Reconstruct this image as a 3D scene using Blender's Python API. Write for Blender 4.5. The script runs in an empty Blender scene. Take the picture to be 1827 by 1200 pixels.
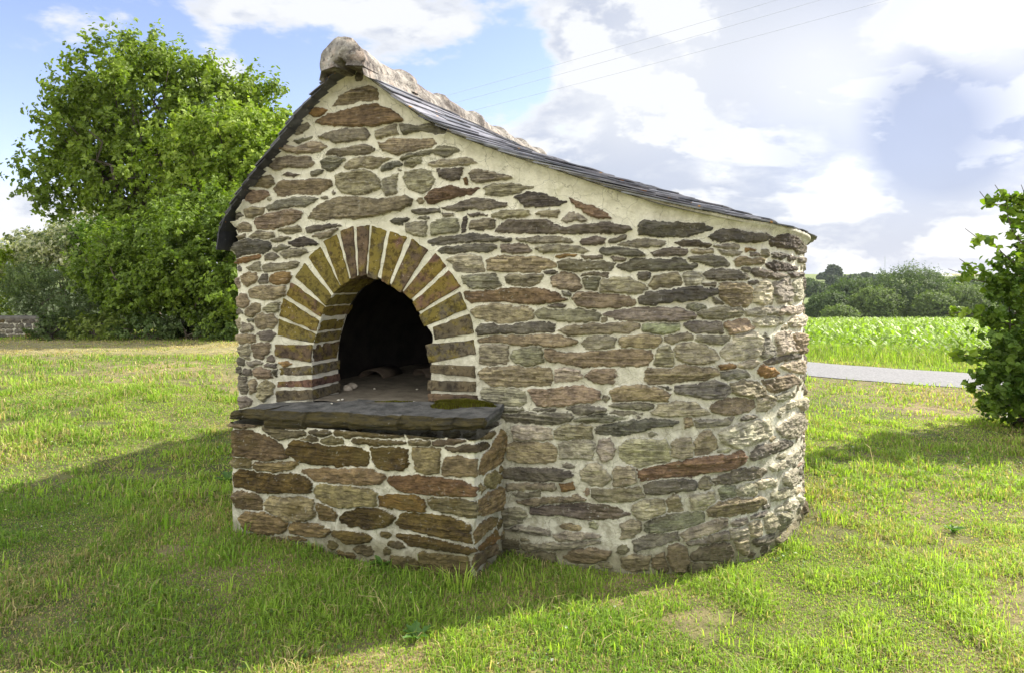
import bpy, math, random
import numpy as np
from mathutils import Vector
random.seed(7); rng = np.random.default_rng(7)
sc = bpy.context.scene; COL = sc.collection
R = math.radians
# ---------------------------------------------------------------- camera, sky, sun, exposure
FP, CX, HY, CH = 1218.0, 913.5, 497.0, 1.65      # focal length in photo pixels, centre column, horizon row, eye height
cd = bpy.data.cameras.new('camera'); cam = bpy.data.objects.new('camera', cd); COL.objects.link(cam)
cam.location = (0, 0, CH); cam.rotation_euler = (R(90), 0, 0)
cd.sensor_width = 36; cd.lens = 24.0; cd.shift_y = -(600 - HY) / 1827; cd.clip_start = .05; cd.clip_end = 6000
sc.camera = cam
SUNH, SUNEL = Vector((.90, .44, 0)).normalized(), R(38)
sd_ = (SUNH * math.cos(SUNEL) + Vector((0, 0, math.sin(SUNEL))))
sl = bpy.data.lights.new('sun', 'SUN'); sl.energy = 4.6; sl.angle = R(.55); sl.color = (1, .93, .82)
so = bpy.data.objects.new('sun', sl); COL.objects.link(so); so.rotation_euler = (-sd_).to_track_quat('-Z', 'Y').to_euler()
sc.view_settings.view_transform = 'Standard'; sc.view_settings.look = 'None'; sc.view_settings.gamma = 1
sc.view_settings.exposure = 1.25
W = bpy.data.worlds.new('World'); sc.world = W; W.use_nodes = True

class NT:
    def __init__(s, t): s.t = t; s.n = t.nodes; s.l = t.links
    def new(s, typ, **k):
        n = s.n.new(typ)
        for a, v in k.items():
            if a.startswith('i_'):
                n.inputs[a[2:].replace('_', ' ')].default_value = v
            else: setattr(n, a, v)
        return n
    def set(s, inp, v):
        if isinstance(v, bpy.types.NodeSocket): s.l.new(v, inp)
        else: inp.default_value = v
    def math(s, op, a, b=0.0, c=None, clamp=False):
        n = s.new('ShaderNodeMath', operation=op, use_clamp=clamp); s.set(n.inputs[0], a); s.set(n.inputs[1], b)
        if c is not None: s.set(n.inputs[2], c)
        return n.outputs[0]
    def vmath(s, op, a, b=(0, 0, 0)):
        n = s.new('ShaderNodeVectorMath', operation=op); s.set(n.inputs[0], a); s.set(n.inputs[1], b)
        return n.outputs['Value'] if op in ('DOT_PRODUCT', 'LENGTH', 'DISTANCE') else n.outputs[0]
    def mix(s, f, a, b, mode='MIX'):
        n = s.new('ShaderNodeMix', data_type='RGBA', blend_type=mode); s.set(n.inputs[0], f)
        for i, v in ((6, a), (7, b)):
            if isinstance(v, tuple) and len(v) == 3: v = v + (1,)
            s.set(n.inputs[i], v)
        return n.outputs[2]
    def noise(s, vec, scale, detail=4, rough=.55, dist=0, color=False):
        n = s.new('ShaderNodeTexNoise'); s.set(n.inputs['Vector'], vec); s.set(n.inputs['Scale'], scale)
        n.inputs['Detail'].default_value = detail; n.inputs['Roughness'].default_value = rough; n.inputs['Distortion'].default_value = dist
        return n.outputs['Color' if color else 'Fac']
    def ramp(s, f, a, b, lo=0., hi=1., sm=True):
        n = s.new('ShaderNodeMapRange', interpolation_type='SMOOTHSTEP' if sm else 'LINEAR'); s.set(n.inputs[0], f)
        for i, v in ((1, a), (2, b), (3, lo), (4, hi)): s.set(n.inputs[i], v)
        return n.outputs[0]
    def scalev(s, v, k):
        n = s.new('ShaderNodeMapping'); s.set(n.inputs[0], v); n.inputs['Scale'].default_value = k; return n.outputs[0]

# sky: physical sky with broken summer cloud (all in the world, by direction)
def build_world():
    t = NT(W.node_tree); t.n.clear()
    out = t.new('ShaderNodeOutputWorld'); bg = t.new('ShaderNodeBackground')
    sky = t.new('ShaderNodeTexSky', sky_type='NISHITA', sun_disc=False, sun_elevation=SUNEL, sun_rotation=math.atan2(SUNH.x, SUNH.y))
    sky.air_density = 1.0; sky.dust_density = .6; sky.ozone_density = 1.5
    tc = t.new('ShaderNodeTexCoord'); d = tc.outputs['Generated']
    sep = t.new('ShaderNodeSeparateXYZ'); t.set(sep.inputs[0], d); x, y, z = sep.outputs
    zz = t.math('ADD', t.math('MAXIMUM', z, 0.0), .16)
    P = t.scalev(d, (1, 1, 2.1))
    n1 = t.noise(t.vmath('ADD', P, (3.1, 1.7, 0)), 3.0, 9, .56, .25); n1b = t.noise(t.vmath('ADD', P, (3.1 + .035, 1.7 + .012, .075)), 3.0, 9, .56, .25)
    n2 = t.noise(t.vmath('ADD', P, (8.3, 4.1, 2)), 9.0, 7, .62, .2)
    n3 = t.noise(t.vmath('ADD', P, (1.3, 9.1, 5)), 1.6, 4, .5)
    def blob(px, py, rx, amp):                       # a cloud mass or a clear gap centred on a direction
        v = Vector(((px - CX) / FP, 1, (HY - py) / FP)).normalized()
        dd = t.vmath('DISTANCE', d, tuple(v))
        return t.math('MULTIPLY', t.ramp(dd, rx, 0.0), amp)
    cov = t.math('ADD', n1, t.math('MULTIPLY', t.math('SUBTRACT', n2, .5), .42))
    for b in CLOUDS: cov = t.math('ADD', cov, blob(*b))
    wisp = t.ramp(z, .0, .18, .10, 0.0)              # milky towards the horizon
    cov = t.math('ADD', cov, wisp)
    mask = t.ramp(cov, .49, .60)
    thick = t.ramp(cov, .56, .80)
    rel = t.math('SUBTRACT', n1b, n1); shade = t.math('MULTIPLY', t.ramp(cov, .52, .70), t.ramp(t.math('ADD', t.noise(t.vmath('ADD', P, (5, 2, 7)), 4.2, 8, .6, .3), t.math('MULTIPLY', rel, 3.0)), .40, .62))
    for b in LITES: shade = t.math('SUBTRACT', shade, blob(*b), clamp=True)
    shade = t.math('MULTIPLY', shade, .72)
    for b in DARKS: shade = t.math('ADD', shade, blob(*b), clamp=True)
    ccol = t.mix(shade, CLOUD_LIT, CLOUD_GREY)
    back = t.ramp(t.vmath('DOT_PRODUCT', d, (-.55, -.80, .25)), -.1, .75)          # unseen bright cloud added behind the viewer as fill for the shaded facade
    ccol = t.mix(back, ccol, CLOUD_FILL); mask = t.math('MAXIMUM', mask, t.math('MULTIPLY', back, .9))
    skyc = t.mix(1.0, sky.outputs[0], SKYMUL, 'MULTIPLY')
    col = t.mix(t.math('MULTIPLY', mask, t.ramp(n3, .2, .6, .86, .97)), skyc, ccol)
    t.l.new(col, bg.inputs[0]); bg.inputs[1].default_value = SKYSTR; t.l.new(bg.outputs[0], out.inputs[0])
SKYSTR = .115
SKYMUL = (1.02, .88, .98)
CLOUD_FILL = (9.4, 9.3, 8.9); CLOUD_LIT = (3.6, 3.65, 3.72); CLOUD_GREY = (1.75, 2.0, 2.6)
DARKS = [(1680, 225, .11, 1.2), (1430, 290, .07, .25), (1620, 190, .07, .4)]
LITES = [(1500, 130, .16, .8), (1250, 110, .2, .6), (1100, 180, .12, .5), (1780, 80, .08, .9)]
CLOUDS = [(1780, 70, .07, .25), (1640, 110, .06, .20), (1740, 20, .06, -.3), (930, 150, .06, -.12), (110, 60, .14, .22), (400, 60, .20, .16), (60, 340, .10, .15), (330, 190, .30, -.14), (60, 260, .17, -.20), (560, 190, .17, -.20), (50, 400, .14, .16),
          (700, 60, .18, .10), (900, 110, .10, -.16), (1250, 170, .38, .22), (1450, 110, .20, .12), (1560, 160, .10, .10), (1690, 60, .13, -.26), (1650, 200, .12, .22), (1790, 150, .10, .18),
          (1600, 380, .25, .12), (1100, 420, .3, .10)]
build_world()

# ---------------------------------------------------------------- helpers
def tag(o, label=None, cat=None, group=None, kind=None):
    if label: o['label'] = label
    if cat: o['category'] = cat
    if group: o['group'] = group
    if kind: o['kind'] = kind
    return o
def empty(name, loc=(0, 0, 0)):
    o = bpy.data.objects.new(name, None); o.location = loc; o.empty_display_size = .2; COL.objects.link(o); return o
def link(name, me, mat=None, parent=None, loc=None):
    o = bpy.data.objects.new(name, me); COL.objects.link(o)
    if mat: me.materials.append(mat)
    if parent is not None:
        o.parent = parent; p = parent; off = Vector((0, 0, 0))
        while p is not None: off += Vector(p.location); p = p.parent
        o.location = -off
    if loc is not None: o.location = loc
    return o
def npmesh(name, V, F, col=None, smooth=True, attrs=None):
    """V (n,3), F list of (m,k) int arrays"""
    me = bpy.data.meshes.new(name); V = np.asarray(V, np.float32)
    if not isinstance(F, list): F = [F]
    F = [np.asarray(f, np.int32) for f in F if len(f)]
    nl = sum(f.size for f in F); nf = sum(len(f) for f in F)
    me.vertices.add(len(V)); me.vertices.foreach_set('co', V.ravel())
    me.loops.add(nl); me.loops.foreach_set('vertex_index', np.concatenate([f.ravel() for f in F]))
    me.polygons.add(nf); st = []; c = 0
    for f in F: st.append(c + np.arange(len(f)) * f.shape[1]); c += f.size
    me.polygons.foreach_set('loop_start', np.concatenate(st).astype(np.int32))
    me.polygons.foreach_set('use_smooth', np.full(nf, smooth))
    me.update(calc_edges=True)
    if col is not None:
        c4 = np.ones((len(V), 4), np.float32); c4[:, :3] = col
        a = me.attributes.new('Col', 'FLOAT_COLOR', 'POINT'); a.data.foreach_set('color', c4.ravel())
    for k, v in (attrs or {}).items():
        a = me.attributes.new(k, 'FLOAT', 'POINT'); a.data.foreach_set('value', np.asarray(v, np.float32))
    return me
_T = np.random.default_rng(3).random((256, 256))
def vn(x, y, seed=0):
    x = np.asarray(x, float) + seed * 17.31; y = np.asarray(y, float) + seed * 9.77
    xi = np.floor(x).astype(int); yi = np.floor(y).astype(int); fx = x - xi; fy = y - yi
    fx = fx * fx * (3 - 2 * fx); fy = fy * fy * (3 - 2 * fy)
    a = _T[xi % 256, yi % 256]; b = _T[(xi + 1) % 256, yi % 256]; c = _T[xi % 256, (yi + 1) % 256]; d = _T[(xi + 1) % 256, (yi + 1) % 256]
    return (a * (1 - fx) + b * fx) * (1 - fy) + (c * (1 - fx) + d * fx) * fy - .5
def fbm(x, y, seed=0, o=4):
    r = 0; a = 1
    for i in range(o): r = r + a * vn(x * 2 ** i, y * 2 ** i, seed + i); a *= .5
    return r
def sst(x, a, b):
    t = np.clip((np.asarray(x, float) - a) / (b - a), 0, 1); return t * t * (3 - 2 * t)
def crom(P, n=24):
    P = np.asarray(P, float); Q = np.vstack([2 * P[0] - P[1], P, 2 * P[-1] - P[-2]]); o = []
    for i in range(1, len(Q) - 2):
        p0, p1, p2, p3 = Q[i - 1:i + 3]
        for k in range(n):
            t = k / n; o.append(.5 * ((2 * p1) + (-p0 + p2) * t + (2 * p0 - 5 * p1 + 4 * p2 - p3) * t * t + (-p0 + 3 * p1 - 3 * p2 + p3) * t ** 3))
    o.append(P[-1]); return np.array(o)
def resample(P, step):
    P = np.asarray(P, float); s = np.r_[0, np.cumsum(np.linalg.norm(np.diff(P, axis=0), axis=1))]
    n = max(2, int(s[-1] / step)); t = np.linspace(0, s[-1], n + 1)
    return np.stack([np.interp(t, s, P[:, i]) for i in range(P.shape[1])], 1), t
def bsdf(mat): return mat.node_tree.nodes['Principled BSDF']
def newmat(name, rough=.9):
    m = bpy.data.materials.new(name); m.use_nodes = True; t = NT(m.node_tree); b = bsdf(m); b.inputs['Roughness'].default_value = rough
    if 'Specular IOR Level' in b.inputs: b.inputs['Specular IOR Level'].default_value = .3
    return m, t, b
def bump(t, b, h, strength, dist):
    n = t.new('ShaderNodeBump'); n.inputs['Strength'].default_value = strength; n.inputs['Distance'].default_value = dist
    t.l.new(h, n.inputs['Height']); t.l.new(n.outputs[0], b.inputs['Normal'])
def objco(t): return t.new('ShaderNodeTexCoord').outputs['Object']
def attr(t, name='Col', out='Color'): return t.new('ShaderNodeAttribute', attribute_name=name).outputs[out]

# ---------------------------------------------------------------- materials
def mat_wall(name, olive=.0):
    m, t, b = newmat(name); co = objco(t)
    col = attr(t); st = attr(t, 'stone', 'Fac'); dirt = attr(t, 'dirt', 'Fac')
    n1 = t.noise(co, 16, 6, .65); n2 = t.noise(t.scalev(co, (12, 12, 75)), 1, 6, .65, .6); n3 = t.noise(co, 120, 4, .7); n4 = t.noise(co, 4.5, 5, .6)
    s = t.mix(t.ramp(n1, .32, .70), t.mix(1, col, (.62, .60, .60), 'MULTIPLY'), t.mix(1, col, (1.35, 1.32, 1.22), 'MULTIPLY'))
    s = t.mix(t.math('MULTIPLY', t.ramp(n2, .48, .36), .5), s, (.045, .032, .026))
    n5 = t.noise(t.scalev(co, (26, 26, 190)), 1, 5, .7, 1.0); s = t.mix(t.math('MULTIPLY', t.ramp(n5, .45, .36), .55), s, (.04, .027, .022)); s = t.mix(t.math('MULTIPLY', t.ramp(n5, .56, .68), .35), s, t.mix(1, s, (1.9, 1.85, 1.75), 'MULTIPLY'))
    s = t.mix(t.math('MULTIPLY', t.ramp(n4, .5, .68), .30 + olive * .4), s, (.14, .105, .03))          # olive algae / iron stain
    lich = t.math('MULTIPLY', t.ramp(t.noise(co, 42, 5, .7), .58, .68), t.ramp(n4, .40, .60))
    s = t.mix(t.math('MULTIPLY', lich, .55), s, (.50, .49, .42))
    mo = t.mix(t.ramp(n1, .3, .7), (.60, .575, .44), (.76, .73, .58))
    mo = t.mix(t.math('MULTIPLY', dirt, t.ramp(n4, .2, .6, .72, 1)), mo, t.mix(t.ramp(n1, .35, .65), (.30, .28, .21), (.56, .54, .44)))
    mo = t.mix(t.math('MULTIPLY', t.ramp(n3, .60, .72), .45), mo, (.20, .18, .12))
    mo = t.mix(t.math('MULTIPLY', t.ramp(t.noise(co, 3.0, 5, .7), .55, .75), .35), mo, (.42, .41, .22))
    vo = t.new('ShaderNodeTexVoronoi', feature='DISTANCE_TO_EDGE'); t.set(vo.inputs['Vector'], t.vmath('ADD', co, t.vmath('MULTIPLY', t.noise(co, 9, 4, .6, color=True), (.10, .10, .10)))); vo.inputs['Scale'].default_value = 7
    mo = t.mix(t.math('MULTIPLY', t.ramp(vo.outputs['Distance'], .016, .004), .45), mo, (.14, .13, .08))
    mo = t.mix(t.math('MULTIPLY', t.ramp(t.noise(t.scalev(co, (20, 20, 3)), 1, 5, .6), .55, .72), .35), mo, (.33, .31, .17))
    c = t.mix(t.ramp(t.math('ADD', st, t.math('MULTIPLY', t.math('SUBTRACT', n3, .5), t.math('ADD', .7, dirt))), .36, .64), mo, s)
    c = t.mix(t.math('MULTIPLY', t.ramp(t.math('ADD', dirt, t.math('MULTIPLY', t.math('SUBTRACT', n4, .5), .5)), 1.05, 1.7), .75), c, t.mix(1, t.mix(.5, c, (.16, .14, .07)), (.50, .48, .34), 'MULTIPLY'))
    t.l.new(c, b.inputs['Base Color'])
    h = t.math('ADD', t.math('MULTIPLY', t.math('SUBTRACT', n2, .5), t.math('MULTIPLY', st, 1.4)), t.math('MULTIPLY', n3, .35))
    h = t.math('ADD', t.math('ADD', h, t.math('MULTIPLY', n1, .6)), t.math('MULTIPLY', t.math('MULTIPLY', n5, st), .8))
    bump(t, b, h, 1.0, .016); return m
M_WALL = mat_wall('rubble_masonry'); M_BLOCK = mat_wall('rubble_masonry_olive', 1.0)

def mat_brick():
    m, t, b = newmat('lichened_brick'); co = objco(t); col = attr(t); yl = attr(t, 'yel', 'Fac')
    n1 = t.noise(co, 9, 5, .6); n3 = t.noise(co, 140, 4, .7)
    c = t.mix(t.ramp(n1, .3, .7), t.mix(1, col, (.55, .56, .6), 'MULTIPLY'), t.mix(1, col, (1.1, 1.05, .95), 'MULTIPLY'))
    k = t.ramp(t.math('ADD', t.noise(t.vmath('ADD', co, (4, 1, 2)), 13, 5, .65), t.math('MULTIPLY', t.math('SUBTRACT', yl, .5), .36)), .44, .64)
    c = t.mix(t.math('MULTIPLY', k, .72), c, t.mix(n1, (.11, .095, .016), (.27, .20, .016)))
    w = t.ramp(t.noise(co, 75, 3, .6), .66, .72); c = t.mix(t.math('MULTIPLY', w, t.ramp(n1, .45, .6)), c, (.55, .53, .46))
    t.l.new(c, b.inputs['Base Color']); c2 = t.mix(t.ramp(t.noise(co, 30, 5, .7), .52, .40), c, t.mix(1, c, (.45, .42, .42), 'MULTIPLY')); t.l.new(c2, b.inputs['Base Color']); bump(t, b, t.math('ADD', t.math('MULTIPLY', n3, .7), n1), .8, .010); return m
M_BRICK = mat_brick()

def simple(name, c1, c2, scale=8, rough=.9, bs=.4, bd=.01, sc3=None, usecol=False, spots=None):
    m, t, b = newmat(name, rough); co = objco(t); v = t.scalev(co, sc3) if sc3 else co
    n1 = t.noise(v, scale, 6, .62); n2 = t.noise(co, scale * 9, 3, .65)
    c = t.mix(t.ramp(n1, .3, .7), c1, c2)
    if usecol: c = t.mix(1, c, attr(t), 'MULTIPLY')
    c = t.mix(t.math('MULTIPLY', t.ramp(n2, .55, .75), .35), c, t.mix(1, c, (.5, .5, .5), 'MULTIPLY'))
    if spots:
        for (sc_, lo, hi, cc, am) in spots:
            c = t.mix(t.math('MULTIPLY', t.ramp(t.noise(t.vmath('ADD', co, (lo * 7, sc_, 3)), sc_, 4, .6), lo, hi), am), c, cc)
    t.l.new(c, b.inputs['Base Color']); bump(t, b, t.math('ADD', n1, t.math('MULTIPLY', n2, .4)), bs, bd); return m
M_MORTAR = simple('lime_mortar', (.50, .47, .38), (.72, .68, .56), 14)
M_SLAB0 = simple('mossy_schist_slab', (.05, .055, .055), (.13, .135, .13), 5, .8, .6, .015, (1, 1, 6), spots=[(7, .5, .62, (.055, .05, .012), .75), (60, .66, .7, (.45, .45, .38), .8)])
M_SLATE = simple('roof_slate', (.8, .8, .85), (1.7, 1.7, 1.75), 9, .5, .35, .006, usecol=True, spots=[(11, .66, .70, (.55, .26, .01), .8), (26, .60, .68, (.30, .30, .28), .5)])
M_RIDGE = simple('lichened_ridge_tile', (.15, .135, .115), (.36, .335, .29), 9, .95, 1, .03, spots=[(4, .48, .60, (.085, .07, .062), .6), (9, .56, .66, (.50, .38, .30), .4), (30, .55, .62, (.05, .042, .04), .7), (22, .58, .64, (.55, .53, .47), .4), (14, .68, .72, (.6, .3, .02), .7)])
M_SOOT = simple('sooty_oven_lining', (.012, .010, .009), (.035, .030, .026), 6)
M_FLOOR = simple('oven_floor_clay', (.13, .11, .08), (.22, .19, .14), 12, spots=[(40, .62, .7, (.05, .045, .04), .7)])
M_MOSS = simple('moss_cushion', (.035, .045, .006), (.14, .15, .015), 60, 1, .9, .01)
M_STONE = simple('loose_stone', (.25, .21, .16), (.42, .37, .30), 20)
M_BARK = simple('bark', (.07, .055, .04), (.15, .125, .095), 14, .95, .8, .02, (1, 1, .3))
M_WIRE = simple('power_line_metal', (.40, .43, .48), (.45, .48, .52), 4, .6)
M_ROAD = simple('lane_asphalt', (.15, .15, .15), (.25, .25, .245), 30, .9, .4, .005)
def mat_slab():
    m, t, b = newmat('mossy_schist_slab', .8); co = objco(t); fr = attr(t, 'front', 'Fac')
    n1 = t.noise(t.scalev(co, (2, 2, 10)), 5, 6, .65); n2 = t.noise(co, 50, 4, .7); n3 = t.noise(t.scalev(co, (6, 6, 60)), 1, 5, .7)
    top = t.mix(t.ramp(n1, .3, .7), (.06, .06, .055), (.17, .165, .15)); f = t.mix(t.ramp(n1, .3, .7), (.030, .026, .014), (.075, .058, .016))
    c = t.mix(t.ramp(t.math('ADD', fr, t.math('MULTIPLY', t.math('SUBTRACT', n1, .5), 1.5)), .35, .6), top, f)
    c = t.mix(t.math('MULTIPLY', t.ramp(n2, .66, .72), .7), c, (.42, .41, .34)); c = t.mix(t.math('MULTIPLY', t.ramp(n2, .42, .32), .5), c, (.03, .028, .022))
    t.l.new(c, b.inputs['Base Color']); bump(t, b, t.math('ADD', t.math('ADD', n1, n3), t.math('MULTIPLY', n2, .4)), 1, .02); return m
M_SLAB = mat_slab()
def mat_leaf(name, trans=.35, rough=.55):
    m, t, b = newmat(name, rough); c = attr(t)
    b.inputs['Specular IOR Level'].default_value = .35
    t.l.new(c, b.inputs['Base Color'])
    tr = t.new('ShaderNodeBsdfTranslucent'); t.l.new(t.mix(1, c, (1.5, 1.7, .6), 'MULTIPLY'), tr.inputs[0])
    mx = t.new('ShaderNodeMixShader'); mx.inputs[0].default_value = trans
    t.l.new(b.outputs[0], mx.inputs[1]); t.l.new(tr.outputs[0], mx.inputs[2])
    t.l.new(mx.outputs[0], t.n['Material Output'].inputs[0]); return m
M_LEAF = mat_leaf('foliage'); M_GRASS = mat_leaf('grass_blades', .4, .6)
def mat_ground():
    m, t, b = newmat('ground_soil_and_turf', 1); co = objco(t); c = attr(t)
    n1 = t.noise(co, 7, 6, .65); n2 = t.noise(co, 60, 4, .7); n3 = t.noise(co, .05, 4, .6)
    k = t.mix(t.ramp(n1, .3, .7), t.mix(1, c, (.6, .62, .6), 'MULTIPLY'), t.mix(1, c, (1.35, 1.3, 1.2), 'MULTIPLY'))
    k = t.mix(t.math('MULTIPLY', t.ramp(n2, .5, .7), .4), k, t.mix(1, k, (.45, .42, .4), 'MULTIPLY'))
    t.l.new(k, b.inputs['Base Color']); bump(t, b, t.math('ADD', n1, n2), .7, .03); return m
M_GROUND = mat_ground()
# ---------------------------------------------------------------- terrain
RC = crom([(24, 5.5), (12, 8.6), (7.7, 10.9), (5.7, 12.3), (3.8, 14.2), (2.4, 17), (1.4, 21), (0, 28), (-3, 40)], 20)   # lane centre line
def road_d(x, y):
    x = np.asarray(x, float); y = np.asarray(y, float); sh = x.shape; x = x.ravel(); y = y.ravel(); best = np.full(x.shape, 1e9)
    P = RC[::2]
    for a, b in zip(P[:-1], P[1:]):
        d = b - a; L = (d * d).sum(); tt = np.clip(((x - a[0]) * d[0] + (y - a[1]) * d[1]) / L, 0, 1)
        best = np.minimum(best, np.hypot(x - a[0] - tt * d[0], y - a[1] - tt * d[1]))
    return best.reshape(sh)
def gz(x, y):
    x = np.asarray(x, float); y = np.asarray(y, float)
    z = .12 * sst(-x, .2, 1.9) - .03 * sst(x, -.2, .6) * (1 - sst(x, 1.2, 2.2))
    z = z + .30 * sst(-x, 1.3, 4.5) * sst(y, 3.6, 8.0)
    z = z + .012 * fbm(x * 1.3, y * 1.3, 5, 3) * (1 - sst(y, 30, 60))
    far = np.where(y > 15, -.050 * (np.minimum(y, 150) - 15), 0) * sst(x, -6, 4)
    z = z + far
    rise = sst(y, 170, 520) * (10.2 + 2.2 * np.sin(x / 160 + .4) + .6 * np.sin(x / 47))
    z = z + rise * sst(x, -6, 4) + sst(y, 25, 400) * 4 * (1 - sst(x, -6, 4))
    return z
def axis_grid(lo, hi, c, step, grow=1.09, n=400):
    a = [c]; s = step
    while a[-1] < hi: a.append(a[-1] + s); s = s if abs(a[-1] - c) < 6 else s * grow
    b = [c]; s = step
    while b[-1] > lo: b.append(b[-1] - s); s = s if abs(b[-1] - c) < 6 else s * grow
    return np.array(b[::-1][:-1] + a)
gx = axis_grid(-1500, 1800, 1, .1); gy = axis_grid(-300, 2600, 6, .1)
GX, GY = np.meshgrid(gx, gy); GZ = gz(GX, GY)
def ground_col(x, y):
    n = fbm(x * .9, y * .9, 11, 4)[..., None]; base = np.array((.12, .13, .045)) + 0 * n
    dry = np.array((.27, .215, .12)); base = base + (dry - base) * np.clip(.35 + n * 1.3, 0, 1)
    st = (sst(y, 10.6, 11.6) * (1 - sst(y, 13.4, 14.2)) * sst(-x, -1, 1))[..., None]; base = base * (1 - .7 * st) + np.array((.30, .27, .14)) * .7 * st
    f = (sst(y, 13.8, 14.4) * sst(-x, 0, 2))[..., None]; base = base * (1 - f) + np.array((.05, .07, .02)) * f
    f = (sst(y, 19, 20) * sst(x, 0, 1))[..., None]; base = base * (1 - f) + np.array((.16, .13, .08)) * f
    f = sst(y, 75, 95)[..., None]; base = base * (1 - f) + np.array((.13, .17, .045)) * f
    band = (sst(y, 330, 340) * (1 - sst(y, 470, 480)) * (np.sin(x / 60 + 1) > -.2))[..., None]; base = base * (1 - band) + np.array((.38, .31, .17)) * band
    return base
ii = np.arange(len(gy) - 1)[:, None] * len(gx) + np.arange(len(gx) - 1)[None]; F = np.stack([ii, ii + 1, ii + 1 + len(gx), ii + len(gx)], -1).reshape(-1, 4)
tag(link('ground', npmesh('ground', np.stack([GX, GY, GZ], -1).reshape(-1, 3), F, ground_col(GX, GY).reshape(-1, 3)), M_GROUND), kind='structure')
# lane
P, s = resample(RC, .25); T = np.gradient(P, axis=0); T /= np.linalg.norm(T, axis=1)[:, None]; N = np.stack([-T[:, 1], T[:, 0]], 1)
offs = np.linspace(-1, 1, 13); V = []
for o in offs:
    w = 1.02 * o + .05 * abs(o) * vn(s * 1.3, 0 * s + o * 9, 4); q = P + N * w[:, None]; V.append(np.c_[q, gz(q[:, 0], q[:, 1]) + .022 - .012 * o ** 4])
V = np.concatenate(V); n = len(P); ii = np.arange(12)[:, None] * n + np.arange(n - 1)[None]
tag(link('road', npmesh('road', V, np.stack([ii, ii + 1, ii + 1 + n, ii + n], -1).reshape(-1, 4)), M_ROAD), kind='structure')

# ---------------------------------------------------------------- oven plan
AX = np.array((.357, .934))                      # direction of the ridge, front to back
P0 = np.array((-1.806, 4.50))
back_left = P0 + AX * 2.6
curve = crom([(-1.7, 4.478), (-.853, 4.30), (-.148, 4.14), (.28, 3.985), (.74, 3.885), (1.2, 3.955), (1.64, 4.22), (1.97, 4.64), (2.12, 5.15), (2.12, 5.8), (1.95, 6.6), (1.6, 7.4), (1.0, 8.0), (.3, 8.2), (-.35, 7.8), tuple(back_left + (.12, .12)), tuple(back_left)], 20)
corner = [P0 + AX * .05, P0 + np.array((-.0, .018)) + (.004, -.004), P0 + (.035, -.008)]
PL = np.vstack([corner, curve, [P0 + AX * 2.0, P0 + AX * 1.0, P0 + AX * .05]])
PD, SD = resample(PL, .004); LT = SD[-1]
Td = np.gradient(PD, axis=0); k = 9; ker = np.ones(k) / k
Td = np.stack([np.convolve(np.pad(Td[:, i], k // 2, mode='wrap'), ker, 'valid') for i in (0, 1)], 1); Td /= np.linalg.norm(Td, axis=1)[:, None]
ND = np.stack([Td[:, 1], -Td[:, 0]], 1)          # outward
class Plan:
    def __init__(s, P, S, N, s0, s1):
        s.P, s.S, s.N = P, S, N; m = (S >= s0) & (S <= s1); s.sv = S[m]; s.r = P[m, 0] / P[m, 1]; s.Y = P[m, 1]
        s.r = np.maximum.accumulate(s.r)
    def px(s, x, y, off=0.0):                    # photo pixel -> (distance along wall, height) on this wall
        r = (np.asarray(x, float) - CX) / FP; sv = np.interp(r, s.r, s.sv); Y = np.interp(sv, s.S, s.P[:, 1])
        if off: Y = Y + off * np.interp(sv, s.S, s.N[:, 1])
        return sv, CH - (np.asarray(y, float) - HY) / FP * Y
    def at(s, sv, off=0.0):
        p = np.stack([np.interp(sv, s.S, s.P[:, i]) for i in (0, 1)], -1); n = np.stack([np.interp(sv, s.S, s.N[:, i]) for i in (0, 1)], -1)
        return p + n * (np.asarray(off)[..., None] if np.ndim(off) else off)
s_c = SD[np.argmin(PD[:len(PD) // 2, 0] / PD[:len(PD) // 2, 1])]; s_t = SD[np.argmax(PD[:, 0] / PD[:, 1])]
WALL = Plan(PD, SD, ND, s_c, s_t)

# verge and eave (lower edge of the slates) read off the photograph, on lines a little outside the wall
VR = [(640, 116), (662, 133), (700, 163), (760, 208), (800, 230), (840, 246), (920, 275), (1001, 302), (1090, 334), (1173, 363), (1240, 379), (1313, 395), (1390, 409), (1440, 421), (1458, 429)]
VL = [(640, 116), (618, 128), (592, 152), (552, 197), (500, 270), (450, 340), (418, 400), (403, 446)]
OV = .075
sv, zz = WALL.px([p[0] for p in VR[:-2]], [p[1] for p in VR[:-2]], OV)
# top of the wall as a function of distance along it
sl_, zl_ = WALL.px([p[0] for p in VL], [p[1] for p in VL], OV)
ts = np.r_[0, sl_[::-1][:-1], sv, s_t, s_t + .6, LT]; tz = np.r_[1.83, zl_[::-1][:-1], zz, 1.915, 1.89, 1.83]
o = np.argsort(ts, kind='stable'); ts, tz = ts[o], tz[o]
def ztop(s): return np.interp(s, ts, tz)

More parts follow.
